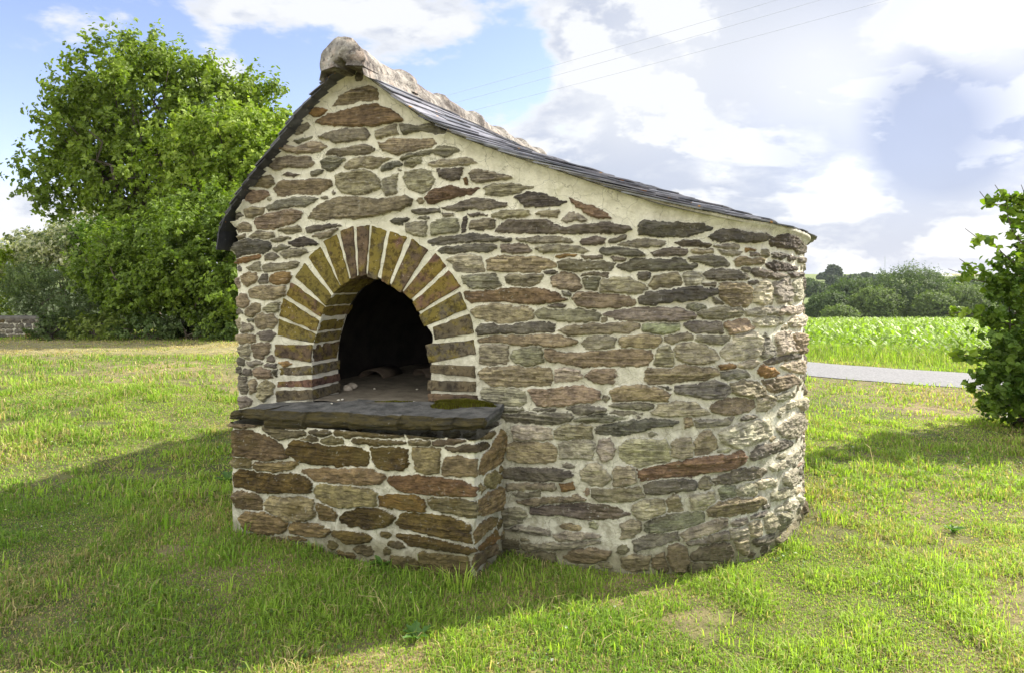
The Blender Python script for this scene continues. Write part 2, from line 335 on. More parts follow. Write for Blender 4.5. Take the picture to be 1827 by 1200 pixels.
# ---------------------------------------------------------------- traced stones (crop origin, then: colour x y x y ... in units of 2 px)
ST = {(400, 130): """k 118 8 120 2 128 1 124 7 121 8|b 98 30 103 22 116 15 130 12 139 16 138 25 122 26 108 29|o 76 37 84 32 93 33 91 37 82 40|r 82 44 92 38 104 35 122 30 134 28 146 32 155 37 160 43 150 46 130 48 105 48 90 47
d 64 56 68 48 75 45 78 48 73 52 68 56|g 62 62 70 59 79 57 76 60 68 63|d 84 57 96 53 110 50 126 50 131 55 128 60 115 61 100 63 92 60|g 135 52 145 49 154 46 155 55 145 58 136 60|k 157 46 170 47 185 47 202 50 198 55 178 53 160 55
g 52 69 56 66 66 66 74 63 83 61 92 66 86 70 74 72 60 72|g 92 73 96 69 112 67 128 64 135 68 130 73 110 74 94 75|b 137 63 152 59 172 60 185 59 190 63 186 69 170 70 155 74 143 70|g 40 83 48 77 60 75 77 75 82 82 72 85 58 84 48 88
g 86 80 92 76 100 75 108 77 103 84 97 88 88 86|d 77 90 84 86 90 87 84 92 78 93|g 107 83 113 78 125 75 140 76 152 77 143 80 138 86 125 85 110 86|k 138 85 148 79 158 77 160 82 150 86 141 88|d 152 79 160 75 172 71 187 66 200 65 211 69 196 76 187 72 170 76 160 80
k 52 92 57 90 68 91 62 93|b 28 103 35 94 43 92 45 99 40 103 32 103|b 44 103 52 96 70 96 85 94 95 95 97 101 88 107 84 110 70 108 48 110|g 99 92 105 89 117 88 124 85 132 88 140 96 141 102 133 107 118 109 105 107 100 100|g 142 95 156 90 154 108 145 110 141 104|b 19 111 25 106 40 105 41 109 33 115 24 117""",
(700, 130): """g 32 80 46 78 62 76 68 76 76 80 66 83 50 85 36 84|k 40 86 52 85 64 85 60 96 48 96 42 93|g 10 94 12 88 25 86 34 88 38 96 34 104 27 108 15 104|o 64 94 67 93 68 99 65 99|d 68 89 76 86 92 89 107 94 90 97 76 99 71 95|r 29 112 36 105 50 101 62 103 78 103 70 109 60 110 48 113 38 117 32 117
g 81 103 90 100 108 99 126 102 112 107 98 110 84 109|k 109 110 120 106 134 107 146 112 155 116 148 119 130 120 118 119|g 10 79 18 76 26 76 26 81 18 84 11 83""",
(400, 340): """d 38 15 46 10 62 6 76 6 84 8 76 14 62 15 50 17 40 20|g 19 18 26 15 36 16 36 21 26 24 20 24|k 12 25 18 19 19 23 13 27|b 27 28 35 22 52 17 62 17 70 20 68 26 58 30 44 34 30 34|b 75 25 80 16 90 10 104 6 118 6 136 8 150 7 162 4 169 8 168 13 158 18 140 22 122 25 100 25 90 27
k 169 17 176 17 192 17 193 20 175 21 170 20|b 12 34 18 28 24 30 25 36 14 37|g 9 38 12 35 12 39|g 12 41 19 39 20 42 15 44|g 48 36 55 33 68 32 69 36 58 39|k 74 34 80 31 92 31 104 31 98 34 80 38 74 37|d 80 38 90 36 102 34 98 39 88 43 79 41|g 23 42 30 37 44 37 45 41 38 44 26 44
g 41 45 50 42 60 42 52 45 43 46|K 5 54 7 51 12 47 22 43 32 43 42 47 43 52 36 56 20 58 10 61 6 58|k 58 47 64 44 72 42 84 47 74 49 62 50|d 45 52 52 49 60 50 54 52 47 55|g 51 56 58 53 72 52 75 55 68 59 55 61|d 37 58 43 55 49 59 44 62 38 62|o 12 62 20 58 34 57 33 61 22 63 14 65
g 34 68 42 66 55 65 66 64 64 69 50 71 37 72|g 22 69 27 66 33 65 33 71 26 73|b 17 77 22 73 29 74 30 81 22 85 17 83|k 32 81 36 75 40 76 39 83 33 83|o 41 77 48 73 58 73 61 76 57 82 48 84 42 82|b 23 90 30 86 45 86 56 86 54 93 42 97 30 96 24 94|g 10 79 15 78 16 84 11 87|b 12 96 16 92 22 94 23 101 18 107 13 104
g 35 106 42 101 50 100 49 107 38 109|b 20 106 25 101 32 102 32 108 27 113 21 111|k 149 27 156 25 165 25 161 30 152 29""",
(400, 520): """k 12 15 17 15 18 19 13 19|g 13 25 15 24 15 32 12 33|b 28 23 32 20 44 20 48 26 44 32 34 33 29 30|k 21 25 27 24 27 27 22 27|g 17 28 24 28 26 34 18 37|k 31 37 40 35 46 38 42 43 34 42|b 13 40 20 38 28 39 28 44 18 46 13 44|b 25 48 33 46 42 47 40 54 36 60 28 59|g 14 50 22 47 24 54 22 60 16 58
k 38 59 44 57 45 62 39 62|k 13 59 17 60 19 64 16 66 13 64|k 21 63 30 62 35 64 26 66|k 37 65 47 64 46 67 38 67|b 27 70 33 67 42 69 44 75 36 77 28 75|k 13 66 16 67 16 73 13 72|k 18 69 24 69 25 74 19 75|g 30 84 38 79 45 82 44 90 36 97 31 93|b 22 80 29 79 30 88 24 90|k 15 75 20 76 22 84 20 92 16 88 15 80
k 15 94 20 93 25 98 22 101 15 103|k 44 70 48 70 47 74 45 74|o 50 63 56 62 60 64 54 66""",
(740, 340): """k 25 16 36 13 46 9 56 7 70 9 82 12 80 15 66 16 50 17 38 18|d 25 21 35 21 35 23 26 23|k 47 22 56 20 64 22 56 23|g 69 22 78 19 90 18 102 18 103 21 92 23 80 25 70 24|g 108 21 116 19 129 19 127 23 116 23|d 131 26 139 19 146 21 153 26 150 28 144 25 136 29|r 138 7 144 9 156 14 168 19 175 24 165 25 154 21 144 14
g -8 30 0 28 11 28 10 41 0 40 -7 36|g 15 30 20 27 28 25 38 25 40 34 36 37 30 38 22 39 15 40|k 43 25 46 24 47 27 45 37 43 37|g 49 33 51 27 60 26 72 25 72 33 60 35 50 35|K 72 37 78 31 84 27 96 26 106 26 118 26 124 30 130 34 145 32 160 30 175 29 190 32 193 35 184 38 165 38 140 38 120 38 100 38 84 37
k 13 46 20 43 35 41 50 39 62 39 72 42 87 43 86 45 70 45 50 46 30 48 15 48|d 91 43 105 42 120 41 138 43 141 46 128 47 105 47 93 45|k 147 46 153 43 165 42 172 44 168 48 150 48|k 21 53 28 50 45 49 60 48 70 48 73 51 66 55 50 54 38 56 25 55|p 77 50 80 48 100 49 105 55 95 56 78 55|d 108 52 114 49 130 49 145 50 155 54 150 56 135 54 115 55
o 126 58 135 57 145 57 144 59 130 60|k 149 59 158 58 168 58 166 61 152 61|l 30 62 38 59 50 58 58 60 60 65 63 71 50 72 38 71 35 66|m 65 62 74 60 90 59 108 60 118 62 127 66 120 69 110 73 96 74 82 72 66 70|d 128 64 136 62 150 63 165 63 180 66 176 70 160 70 140 71 129 68|g 43 77 52 76 72 75 77 85 65 87 50 86 45 82
g 81 76 90 74 104 75 114 75 112 80 104 85 90 85 83 82|k 115 73 122 71 128 73 124 75|b 122 78 130 73 140 73 146 78 148 86 142 89 132 88 124 85|k 150 76 160 73 172 74 172 77 158 76|g 150 78 164 76 168 86 160 88 153 88|r 45 91 52 91 62 91 74 89 90 87 110 88 125 91 135 97 128 98 115 101 100 101 85 99 65 98 50 99 46 95
k 132 91 137 90 138 93 133 94|b 141 96 146 91 160 92 180 92 190 94 196 98 195 102 180 104 155 104 145 101|g 51 107 58 104 70 102 84 102 88 105 100 104 106 108 106 113 98 115 88 118 75 117 66 116 55 113|g 108 109 115 106 130 107 145 106 158 107 165 111 164 115 150 117 138 117 125 114 112 113|d 120 103 127 101 134 103 127 104""",
(740, 520): """K 56 34 60 29 75 30 95 29 112 28 125 30 124 35 108 36 90 37 70 37 57 38|g 129 34 140 31 155 29 175 29 195 28 201 31 190 36 175 36 155 37 138 38|m 58 43 68 40 80 40 95 40 105 39 120 38 135 41 145 45 135 48 120 49 100 47 92 46 75 46 60 45|g 59 48 62 46 75 47 83 49 84 57 82 65 70 65 59 64
g 86 58 90 53 100 50 112 50 115 55 115 61 108 65 98 66 90 63|b 116 60 117 52 130 54 145 55 160 54 175 53 190 52 209 52 212 57 208 64 190 66 165 65 150 66 135 63|g 150 46 155 42 168 40 180 42 182 48 168 50 154 50|b 58 72 62 68 80 66 100 67 122 69 123 76 121 82 105 82 90 84 70 83 60 76|l 125 70 135 68 147 71 150 77 140 79 126 80
b 153 76 158 70 172 69 190 69 203 70 202 75 190 78 175 81 160 80|g 60 88 62 86 75 86 90 87 98 90 99 98 94 102 80 101 66 97 61 93|m 102 88 118 87 135 85 150 84 165 90 166 94 155 98 138 101 120 102 110 101 105 93|d 76 104 85 103 97 104 92 107 80 107|k 104 106 115 104 126 103 124 106 110 107|k 137 104 145 101 160 102 170 105 162 107 150 108 140 107
d 78 110 90 108 105 107 125 108 140 108 141 113 130 117 110 117 90 116 82 114|d 142 114 155 111 175 109 192 109 200 110 190 113 170 115 150 115""",
(1090, 520): """b 3 46 8 42 20 40 30 38 42 40 44 43 41 49 30 50 15 49 5 48|p -7 21 5 18 20 16 38 15 55 16 65 16 75 20 74 24 60 26 45 26 30 27 10 25|d 68 14 73 12 82 12 85 15 78 17 72 15|d 76 19 86 16 100 14 115 14 116 20 108 24 92 25 82 23|g 27 31 35 29 50 28 60 30 60 34 46 37 30 36|p 66 30 70 27 85 27 98 28 98 35 99 38 85 37 72 36
m 100 28 108 25 122 25 126 33 115 36 105 38|d 75 40 85 39 100 40 106 42 100 46 88 46 78 44|g 48 42 58 38 70 37 74 41 64 43 52 46|g 40 59 42 51 50 49 55 53 55 66 42 66 39 63|g 57 51 62 46 75 46 85 49 92 53 96 59 88 63 75 64 65 62 58 57|l 98 54 104 48 111 40 125 36 132 42 132 52 128 58 118 60 102 60|l 133 48 136 38 142 44 144 56 136 60 133 56
l 145 40 152 36 160 36 161 54 148 56|b 162 38 170 38 170 54 164 55 162 45|l 118 18 130 15 144 15 144 20 130 21 120 21|l 146 17 155 14 170 13 170 18 158 20 147 20|l 125 27 135 24 152 23 152 28 140 31 128 31|l 157 28 162 22 171 22 170 30 160 31|b 29 76 33 69 45 70 55 69 66 66 80 68 95 70 96 73 85 77 72 77 62 79 50 82 36 82
o 96 66 104 65 112 65 110 68 98 68|d 98 72 110 70 121 68 122 75 110 77 99 77|l 113 65 125 61 130 63 126 68 120 70 114 67|o 131 72 133 66 142 67 147 72 145 76 134 75|d 136 62 145 59 155 56 167 56 166 60 152 61 140 65|l 150 66 160 62 171 62 171 72 160 71|b 0 88 10 85 25 83 45 86 52 90 50 96 35 97 15 97 2 96
k 57 85 66 83 76 83 90 80 103 83 106 88 100 93 86 95 74 92 58 90|g 107 82 118 79 130 81 137 88 136 92 126 94 114 91 107 88|m 134 79 145 77 160 74 165 80 158 84 148 90 140 87|l 146 92 156 89 160 93 152 97 147 96|b 0 71 12 70 27 69 27 74 15 78 0 79|g 35 106 43 102 58 98 75 99 80 104 86 108 72 110 50 110 38 109
m 88 104 95 98 112 95 125 97 128 102 118 107 105 109 92 107|l 130 97 138 92 144 94 143 100 137 106 130 106|l 150 105 158 99 170 95 171 102 160 108 152 110|d 0 101 15 99 28 98 39 102 32 105 20 103 5 102|d 0 107 15 107 27 109 25 112 5 112|k 42 83 50 84 52 87 46 86""",
(1090, 340): """K 25 97 30 92 45 89 60 88 78 87 94 87 92 92 80 96 60 98 45 100 30 102 25 99|K 25 29 28 27 45 29 60 29 80 30 89 34 80 38 68 41 45 41 25 40|K 86 42 92 38 98 35 108 35 120 38 135 39 139 43 130 46 110 46 90 45|K 139 46 145 41 152 39 160 42 165 47 160 52 148 51 141 49|k 161 52 166 46 172 50 174 55 164 57|k -5 45 5 42 13 41 13 44 2 46
d 6 48 15 45 30 44 48 46 45 50 25 50 10 50|k 57 46 66 45 76 45 88 48 88 50 76 50 64 49|d 92 49 100 48 113 49 112 52 100 52|k -10 53 0 51 15 51 26 54 31 58 20 59 5 58 -8 57|k 35 56 45 52 60 51 68 53 66 57 50 59 38 58|g 71 54 78 52 90 52 91 56 78 57|k 0 59 6 59 14 62 12 63 3 62|k 4 68 14 66 22 61 35 62 50 61 62 62 70 66 76 67 70 70 58 71 40 71 28 70 15 71
k 68 61 78 58 90 58 100 60 106 66 96 68 85 66 72 63|m 109 62 115 58 125 61 134 61 134 65 122 66 112 68|o 118 52 127 53 126 55 120 55|d 122 56 130 55 131 58 124 58|d 133 53 138 53 138 59 133 58|d 95 53 108 54 116 55 108 58 98 56|k 142 57 150 56 155 58 150 61 143 60|k 156 58 163 60 162 62 157 62|k 165 60 172 60 171 64 166 64
k 137 66 144 64 156 66 166 70 158 72 142 71|k 82 74 88 71 105 71 120 74 121 78 112 80 95 80 86 78|k 124 72 130 70 140 73 155 76 148 79 130 77|d 116 70 122 70 121 73 117 73|k 25 75 32 74 35 76 31 79 26 78|b 34 86 37 78 48 75 58 73 63 80 62 84 50 86 40 87|l 65 76 70 73 80 74 82 79 76 84 68 84|g -12 84 -8 79 5 78 15 78 24 82 33 87 28 90 10 91 -10 90
g 82 84 92 83 93 86 84 86|b 97 84 110 82 124 86 125 98 120 103 106 104 97 97|l 126 90 132 82 138 80 142 88 142 100 135 102 126 99|l 144 83 152 80 158 77 160 88 156 98 148 100 144 92|l 161 82 170 76 171 95 164 98 161 90|k 91 96 96 98 100 102 93 101|k 122 82 129 81 127 83 122 83|k 157 74 171 74 170 77 160 77""",
(880, 700): """l 18 31 24 29 38 30 52 31 53 40 44 42 20 41|g 55 33 66 29 80 29 88 31 88 40 70 41 56 40|b 13 47 20 44 35 44 50 44 57 50 56 60 40 62 25 61 14 58|l 58 47 70 42 85 42 90 46 88 59 75 58 60 58|k 92 32 100 29 115 26 135 24 150 24 165 26 160 28 145 30 130 34 118 37 100 36 93 35|l 95 43 104 41 108 50 106 58 98 60 94 52
g 113 48 120 43 135 42 152 42 157 48 157 60 145 62 130 66 120 62 114 57|l 78 72 84 66 92 63 100 70 105 78 98 82 88 82 80 76|g 107 72 110 66 122 66 127 70 127 78 118 82 108 83|k 5 69 15 67 35 68 55 68 69 70 70 74 60 77 40 78 20 77 6 75|g 12 82 25 81 40 81 55 82 55 86 40 86 25 87 13 86|o 60 82 70 80 72 86 62 87|g 18 90 30 88 42 88 42 91 25 92
m 22 97 35 94 52 94 62 94 75 92 82 95 65 96 50 98 35 100|g 88 86 105 86 120 85 132 84 134 92 125 96 110 96 95 96 88 92|k 34 103 45 101 65 100 80 99 100 101 112 104 122 108 110 111 95 112 80 112 65 108 45 107 34 107|g 5 108 10 103 25 103 30 108 26 114 12 119 5 115""",
(1110, 700): """g 43 46 50 41 60 40 63 48 61 56 50 58 44 56|r 13 69 20 68 30 66 50 62 70 58 90 56 105 52 109 56 106 63 95 68 75 71 55 74 35 76 18 77 14 73|k 18 82 30 79 45 77 60 77 66 80 64 85 50 87 30 89 20 88|g 68 80 71 75 77 76 79 81 74 85 68 84|d 80 77 90 73 105 68 120 67 128 69 122 74 108 78 95 80 82 81|g 10 99 22 95 36 96 38 106 28 111 14 112 9 106
g 40 96 46 90 50 93 53 103 42 106|g 60 92 72 90 80 88 81 97 74 103 62 104|g 86 86 92 84 99 83 99 92 88 95|g 101 86 110 82 117 80 117 90 104 92|l 119 79 128 76 136 77 136 82 124 84 119 83|b 75 102 85 98 95 93 110 94 122 92 126 97 118 104 100 108 85 110 76 108|l 143 74 150 69 156 68 156 80 148 82 143 80|k 113 56 118 49 130 46 145 42 152 45 142 51 128 55 115 59
l 86 36 95 31 105 28 120 25 130 24 133 34 128 40 115 44 104 49 95 46 88 42|l 137 32 145 26 155 18 160 25 157 34 150 40 142 38|d 138 18 146 12 156 9 158 14 148 20 140 21|d 65 25 78 24 90 24 98 22 95 27 85 28 72 29 66 29|b 56 24 61 21 62 28 57 30|k 106 24 110 20 118 21 112 23|g 64 44 70 36 77 34 82 40 84 48 76 54 66 55
l 131 66 140 62 150 54 158 48 158 54 150 62 140 68 133 69|l 132 90 142 86 152 84 150 89 140 94 132 96|l 156 92 160 94 160 104 157 107""",
(1110, 820): """g 20 56 30 51 45 48 60 46 71 46 72 53 60 58 45 61 30 63 20 62|g 0 57 8 54 15 55 17 62 8 68 0 69|d 10 72 22 67 35 66 48 65 50 70 40 72 25 76 12 80|d 52 66 60 60 72 57 85 52 93 52 92 58 80 64 68 68 55 70|d 58 73 70 70 82 67 93 64 93 70 80 72 68 74 60 75|l 95 62 100 60 111 60 111 66 104 69 95 69|l 100 72 106 70 111 69 111 84 106 82 102 76
p 62 84 70 78 82 74 93 73 96 80 94 88 80 88 65 90 61 88|b 41 78 48 73 56 78 58 88 56 98 46 96 41 90|b 28 88 36 82 39 90 40 98 32 98 27 94|g 0 88 12 84 24 86 22 96 10 98 0 94|g 112 56 120 52 124 60 122 67 113 67|g 126 50 135 46 137 60 128 64|g 138 48 146 44 150 54 148 60 140 62|d 97 55 105 52 112 51 108 56 98 58|k 112 50 120 48 128 46 122 50 114 51
k 116 72 126 68 134 65 132 72 120 76|l 136 70 144 64 154 54 154 60 146 68 137 72|l 135 44 145 37 154 35 154 42 144 46|b 157 37 161 36 161 46 158 47|g 54 92 70 91 85 92 95 90 98 97 80 100 60 100""",
(690, 800): """k 99 83 105 81 118 82 117 88 106 89 99 88|d 106 71 118 69 130 70 145 73 146 76 130 75 112 72|d 120 86 135 85 150 84 175 82 190 83 180 85 160 88 140 89 125 89|d 101 94 110 92 118 92 110 95|d 102 100 112 97 120 98 118 101 106 102|d 125 94 138 91 150 93 152 100 138 102 126 99|b 158 96 170 90 185 89 200 92 196 98 180 101 165 100|g 150 77 162 74 178 76 190 77 180 81 165 82 152 81"""}
SB = {(400, 740): """k 8 6 14 5 24 4 36 4 34 7 20 10 9 9|b 9 15 18 14 32 17 44 22 52 27 57 37 48 39 38 40 26 36 12 35|k 36 10 46 10 56 13 70 14 73 17 60 18 50 20 42 16|d 70 20 78 19 85 22 80 24 72 22|k 78 15 84 14 95 15 94 17 86 17|k 100 15 120 15 145 15 160 15 161 18 145 19 120 19 100 18|d 87 22 95 20 106 20 106 24 95 26 87 24|k 115 21 130 21 150 23 162 24 150 25 130 25 117 23
B 58 30 62 24 75 23 90 26 105 28 120 30 129 34 127 43 110 44 90 43 70 39 60 34|B 132 31 145 29 158 30 163 32 164 42 160 48 145 47 137 44 134 38|g 8 38 18 38 24 40 24 46 14 45 8 43|b 28 44 32 41 50 42 66 43 58 48 45 50 30 49|B 9 54 15 50 35 51 60 53 75 54 78 58 78 67 60 67 40 67 22 66 11 62|b 71 50 85 48 100 49 118 48 130 49 143 54 138 60 120 61 100 60 82 57
g 81 66 88 62 110 64 130 65 136 70 136 79 122 81 105 81 90 77 84 72|r 147 56 170 55 195 57 215 60 223 65 222 70 200 71 175 69 155 65 149 60|g 11 70 18 66 30 70 34 76 34 83 22 83 12 81|g 38 78 42 73 55 74 70 73 80 76 81 88 72 93 60 92 48 86 40 83|b 15 92 20 86 35 87 50 91 57 96 55 101 48 104 30 104 18 99|b 59 98 70 96 85 98 94 103 90 107 75 106 60 103
B 104 92 112 86 125 82 140 84 152 90 154 92 145 97 130 100 115 97 106 95|b 84 80 95 83 100 88 98 93 86 91|k 164 17 175 15 190 15 198 16 198 19 180 19 166 19|d 164 24 172 22 183 23 182 26 168 25|k 187 25 195 22 214 22 206 25 190 26|k 56 10 70 11 66 13 58 12|B 98 104 115 104 130 109 128 112 110 112|k 148 114 158 113 160 116 150 117""",
(690, 800): """R 0 42 12 41 28 44 34 48 33 54 20 54 8 52 -6 50 -7 44|d 36 46 50 44 65 46 79 49 80 60 68 58 52 55 42 52|B 8 64 14 59 30 58 50 61 65 65 74 68 75 82 60 79 40 76 25 72 12 68|B 10 77 20 78 40 82 60 86 78 90 72 92 55 90 35 87 18 84|b 30 93 50 96 72 98 74 104 72 116 60 118 45 112 32 102|d 50 20 54 8 65 7 79 10 79 22 65 23 52 22|g 24 0 35 -1 47 0 47 19 36 21 28 18
d 66 -14 80 -13 97 -15 94 -11 80 -10|k 53 -2 70 -3 88 -5 92 -2 78 1 60 0|b 82 21 84 9 92 0 102 -16 106 -5 105 8 98 15 90 20|g 87 28 90 21 96 20 99 26 95 33 89 33|m 81 58 82 47 90 40 101 35 102 45 98 53 88 57|b 77 76 82 68 93 62 93 67 85 74 79 82|o 82 88 87 84 96 74 97 77 92 83 86 88|p 77 104 79 96 88 91 95 85 94 92 85 100 80 107|p 77 115 82 110 88 112 88 118 80 120|b 5 96 20 98 28 102 26 108 8 104"""}
SC = dict(g=(.33, .32, .245), b=(.30, .26, .19), o=(.30, .20, .10), k=(.18, .17, .15), K=(.135, .13, .12), d=(.255, .245, .205), l=(.46, .445, .375), p=(.225, .20, .185), m=(.32, .27, .20), r=(.225, .16, .11), B=(.14, .112, .052), R=(.19, .135, .056))

# ---------------------------------------------------------------- arch bricks, corner points in photo pixels: outer, outer, inner, inner
BR = [[(494, 696), (558, 694), (560, 711), (494, 716)], [(496, 680), (558, 676), (558, 690), (496, 690)], [(498, 656), (556, 651), (558, 668), (500, 669)], [(492, 614), (558, 615), (556, 646), (492, 635)],
      [(498, 569), (564, 595), (561, 612), (496, 598)], [(506, 532), (570, 572), (565, 591), (500, 563)], [(520, 504), (581, 548), (573, 565), (512, 527)], [(544, 470), (592, 527), (583, 545), (528, 495)],
      [(572, 440), (608, 512), (595, 524), (550, 459)], [(601, 418), (625, 500), (609, 511), (578, 431)], [(631, 404), (638, 495), (627, 499), (608, 413)], [(660, 402), (654, 491), (641, 494), (637, 405)],
      [(690, 412), (674, 500), (656, 494), (664, 403)], [(726, 424), (694, 509), (680, 501), (696, 412)], [(764, 446), (716, 522), (698, 511), (736, 427)], [(797, 475), (733, 535), (719, 522), (777, 451)],
      [(822, 511), (746, 557), (737, 540), (801, 482)], [(833, 551), (757, 583), (747, 562), (821, 520)], [(846, 594), (775, 606), (772, 584), (838, 559)], [(849, 631), (766, 647), (759, 614), (845, 606)],
      [(848, 673), (767, 664), (770, 650), (847, 652)], [(849, 698), (764, 696), (764, 677), (849, 680)], [(854, 716), (765, 714), (764, 701), (853, 704)]]
inner = []
for i, q in enumerate(BR):
    q2 = sorted(q, key=lambda p: (p[0] - 668) ** 2 + (p[1] - 620) ** 2)[:2]
    q = [q[2], q[1]] if False else q2
    inner.append(q)
# opening outline: left leg up, over, right leg down
OP = [(561, 722), (560, 700), (559, 672), (559, 640), (563, 610), (570, 585), (578, 560), (588, 540), (602, 519), (618, 504), (640, 495), (658, 493), (676, 499), (697, 510), (717, 521), (735, 538), (747, 560), (760, 583), (770, 600), (768, 625), (768, 650), (767, 675), (767, 722)]
_op = crom(OP[1:-1], 5); OP = [OP[0]] + [tuple(q) for q in _op] + [OP[-1]]
def grow(P, k, c=(663, 640)): return [(c[0] + (x - c[0]) * k, c[1] + (y - c[1]) * k if y < 715 else y) for x, y in P]
OPG = grow(OP, 1.06)
def facade_pt(x, y, out=0.0, depth=0.0):
    s_, z = WALL.px(x, y); p = WALL.at(s_, 0.0); n = np.array((-.208, -.978)); p = p + n * out + AX * depth
    return np.array((p[0], p[1], float(z)))

def poly_sdf(px, pz, poly):
    """signed distance, negative inside"""
    n = len(poly); d = np.full(px.shape, 1e9); ins = np.zeros(px.shape, bool)
    for i in range(n):
        x1, z1 = poly[i]; x2, z2 = poly[(i + 1) % n]; ex, ez = x2 - x1, z2 - z1; L = ex * ex + ez * ez + 1e-12
        t = np.clip(((px - x1) * ex + (pz - z1) * ez) / L, 0, 1); d = np.minimum(d, np.hypot(px - x1 - t * ex, pz - z1 - t * ez))
        c = ((z1 > pz) != (z2 > pz)); xi = x1 + (pz - z1) / (ez if abs(ez) > 1e-9 else 1e-9) * ex; ins ^= c & (px < xi)
    return np.where(ins, -d, d)

def masonry(plan, sarr, zarr, stones, auto, dirtf, holes=None, topf=None, extra=None, cliprg=None, chips=0, seed=1, prot=1.0, grow_=.0098, cm=(1.10, 1.055, .94)):
    r = np.random.default_rng(seed)
    S_, Z_ = np.meshgrid(sarr, zarr)
    wx = S_ + .009 * fbm(S_ * 22, Z_ * 40, seed + 1, 3) + .010 * vn(S_ * 90, Z_ * 120, seed + 8); wz = Z_ + .011 * fbm(S_ * 24, Z_ * 45, seed + 2, 3) + .007 * vn(S_ * 75, Z_ * 130, seed + 9)
    best2 = np.full(S_.shape, .08); PP = np.zeros(S_.shape); LL = np.zeros(S_.shape); SZ = np.full(S_.shape, .05); col = np.zeros(S_.shape + (3,)); col[:] = .4; hh = np.zeros(S_.shape); best = np.full(S_.shape, .08)
    def put(poly, c, p):
        poly = np.array(poly); m = .04
        i0, i1 = np.searchsorted(sarr, [poly[:, 0].min() - m, poly[:, 0].max() + m]); j0, j1 = np.searchsorted(zarr, [poly[:, 1].min() - m, poly[:, 1].max() + m])
        if i1 <= i0 or j1 <= j0: return
        w = (slice(j0, j1), slice(i0, i1)); cz_ = poly[:, 1].mean(); d = poly_sdf(wx[w], wz[w], poly) - grow_ * (1 if cz_ < 1.75 else .62 if cz_ < 2.1 else .35)
        cs = poly.mean(0); size = min(np.ptp(poly[:, 0]), np.ptp(poly[:, 1]))
        tl = r.normal(0, 1, 2) * (.07, .20); lift = (S_[w] - cs[0]) * tl[0] + (Z_[w] - cs[1]) * tl[1]
        m_ = d < best[w]; best2[w] = np.where(m_, best[w], np.minimum(best2[w], d)); best[w] = np.where(m_, d, best[w])
        PP[w] = np.where(m_, p, PP[w]); LL[w] = np.where(m_, np.clip(lift, -.014, .014), LL[w]); SZ[w] = np.where(m_, size, SZ[w])
        cc = np.array(c) * cm * (1 + r.normal(0, .16)) * (1 + r.normal(0, .03, 3)); col[w] = np.where(m_[..., None], cc, col[w])
    for (o, txt) in stones.items():
        for line in txt.replace('\n', '|').split('|'):
            tk = line.split(); c = tk[0]; v = np.array([float(a) for a in tk[1:]]).reshape(-1, 2)
            a, b = plan.px(o[0] + 2 * v[:, 0], o[1] + 2 * v[:, 1]); put(np.c_[a, b], SC[c], (.017 + .012 * r.random()) * prot * (1.35 if c in 'K' else 1))
    for (poly, c) in auto: put(poly, c, .014 + .012 * r.random())
    for k in range(chips):
        cs = cliprg[0] + r.random() * (cliprg[1] - cliprg[0]); cz = cliprg[2] + r.random() * (cliprg[3] - cliprg[2])
        a = .010 + .050 * r.random() ** 1.5; b = .005 + .013 * r.random()
        if topf is not None and cz > topf(cs) - (.14 if cs < 1.2 else .24 if cs < 2.9 else .10): continue
        if extra is not None and extra(cs, cz): continue
        i = np.searchsorted(sarr, cs + a * np.array((-1, -.5, 0, .5, 1))); j = np.searchsorted(zarr, cz + b * np.array((-1, 0, 1)))
        if i.max() >= len(sarr) or j.max() >= len(zarr): continue
        if best[np.ix_(j, i)].min() < .004: continue
        an = np.linspace(0, 2 * np.pi, 9)[:-1]; q = np.c_[cs + a * np.cos(an) * (1 + r.normal(0, .15, 8)), cz + b * np.sin(an) * (1 + r.normal(0, .2, 8)) + r.normal(0, .1) * a * np.cos(an)]
        put(q, SC['kdgbkdgldbdm'[r.integers(12)]], .012)
    best = np.maximum(best, (best - best2) / 2 + .0042 + .003 * vn(S_ * 14, Z_ * 14, seed + 15))          # neighbouring stones keep a narrow joint
    stone = 1 - sst(best, -.0025, .0025); hh = (PP + LL) * (1 - np.exp(np.minimum(best, 0) / .0040))
    zw = Z_ + .010 * vn(S_ * 7, Z_ * 9, seed + 31) + .05 * SZ * vn(S_ * 3, Z_ * 6, seed + 33) + .0025 * vn(S_ * 70, Z_ * 40, seed + 32); lt = .011 + .010 * (np.abs(PP * 9173) % 1); q_ = zw / lt; li = np.floor(q_); fr_ = q_ - li
    brk_ = np.floor(S_ * 6 + 3 * vn(S_ * 9, li * .37, seed + 35) + li * .61 + SZ * 70); hsh = _T[(li * 7 + brk_ * 13 + np.floor(PP * 1e5)).astype(int) % 256, (li * 3 + brk_).astype(int) % 256]
    slaty = sst(fbm(S_ * 3, Z_ * 6, seed + 36, 2), -.25, .15); edge_ = np.exp(-np.minimum(fr_, 1 - fr_) * lt / .0016)
    col = col * (1 + (slaty * (.5 * (hsh - .5) - .38 * edge_))[..., None])
    lamin = slaty * (.013 * (hsh - .5) - .004 * edge_)
    layers = np.abs(vn(S_ * 9 + 3 * vn(S_ * 5, Z_ * 5, 3), Z_ * 75 + 2.5 * vn(S_ * 12, Z_ * 12, 4), seed + 3)); rough = fbm(S_ * 40, Z_ * 70, seed + 5, 3)
    mort = .004 * fbm(S_ * 9, Z_ * 9, seed + 6, 4) + .0025 * vn(S_ * 120, Z_ * 120, seed + 7) + .004 * np.exp(-np.abs(best) / .012) * (1 - stone)
    H = mort + stone * (hh + (.008 * layers + .010 * rough + lamin) * sst(-best, 0, .012) * prot) + .012 * fbm(S_ * 1.7, Z_ * 1.7, seed + 4, 2)
    dirt = dirtf(S_, Z_)
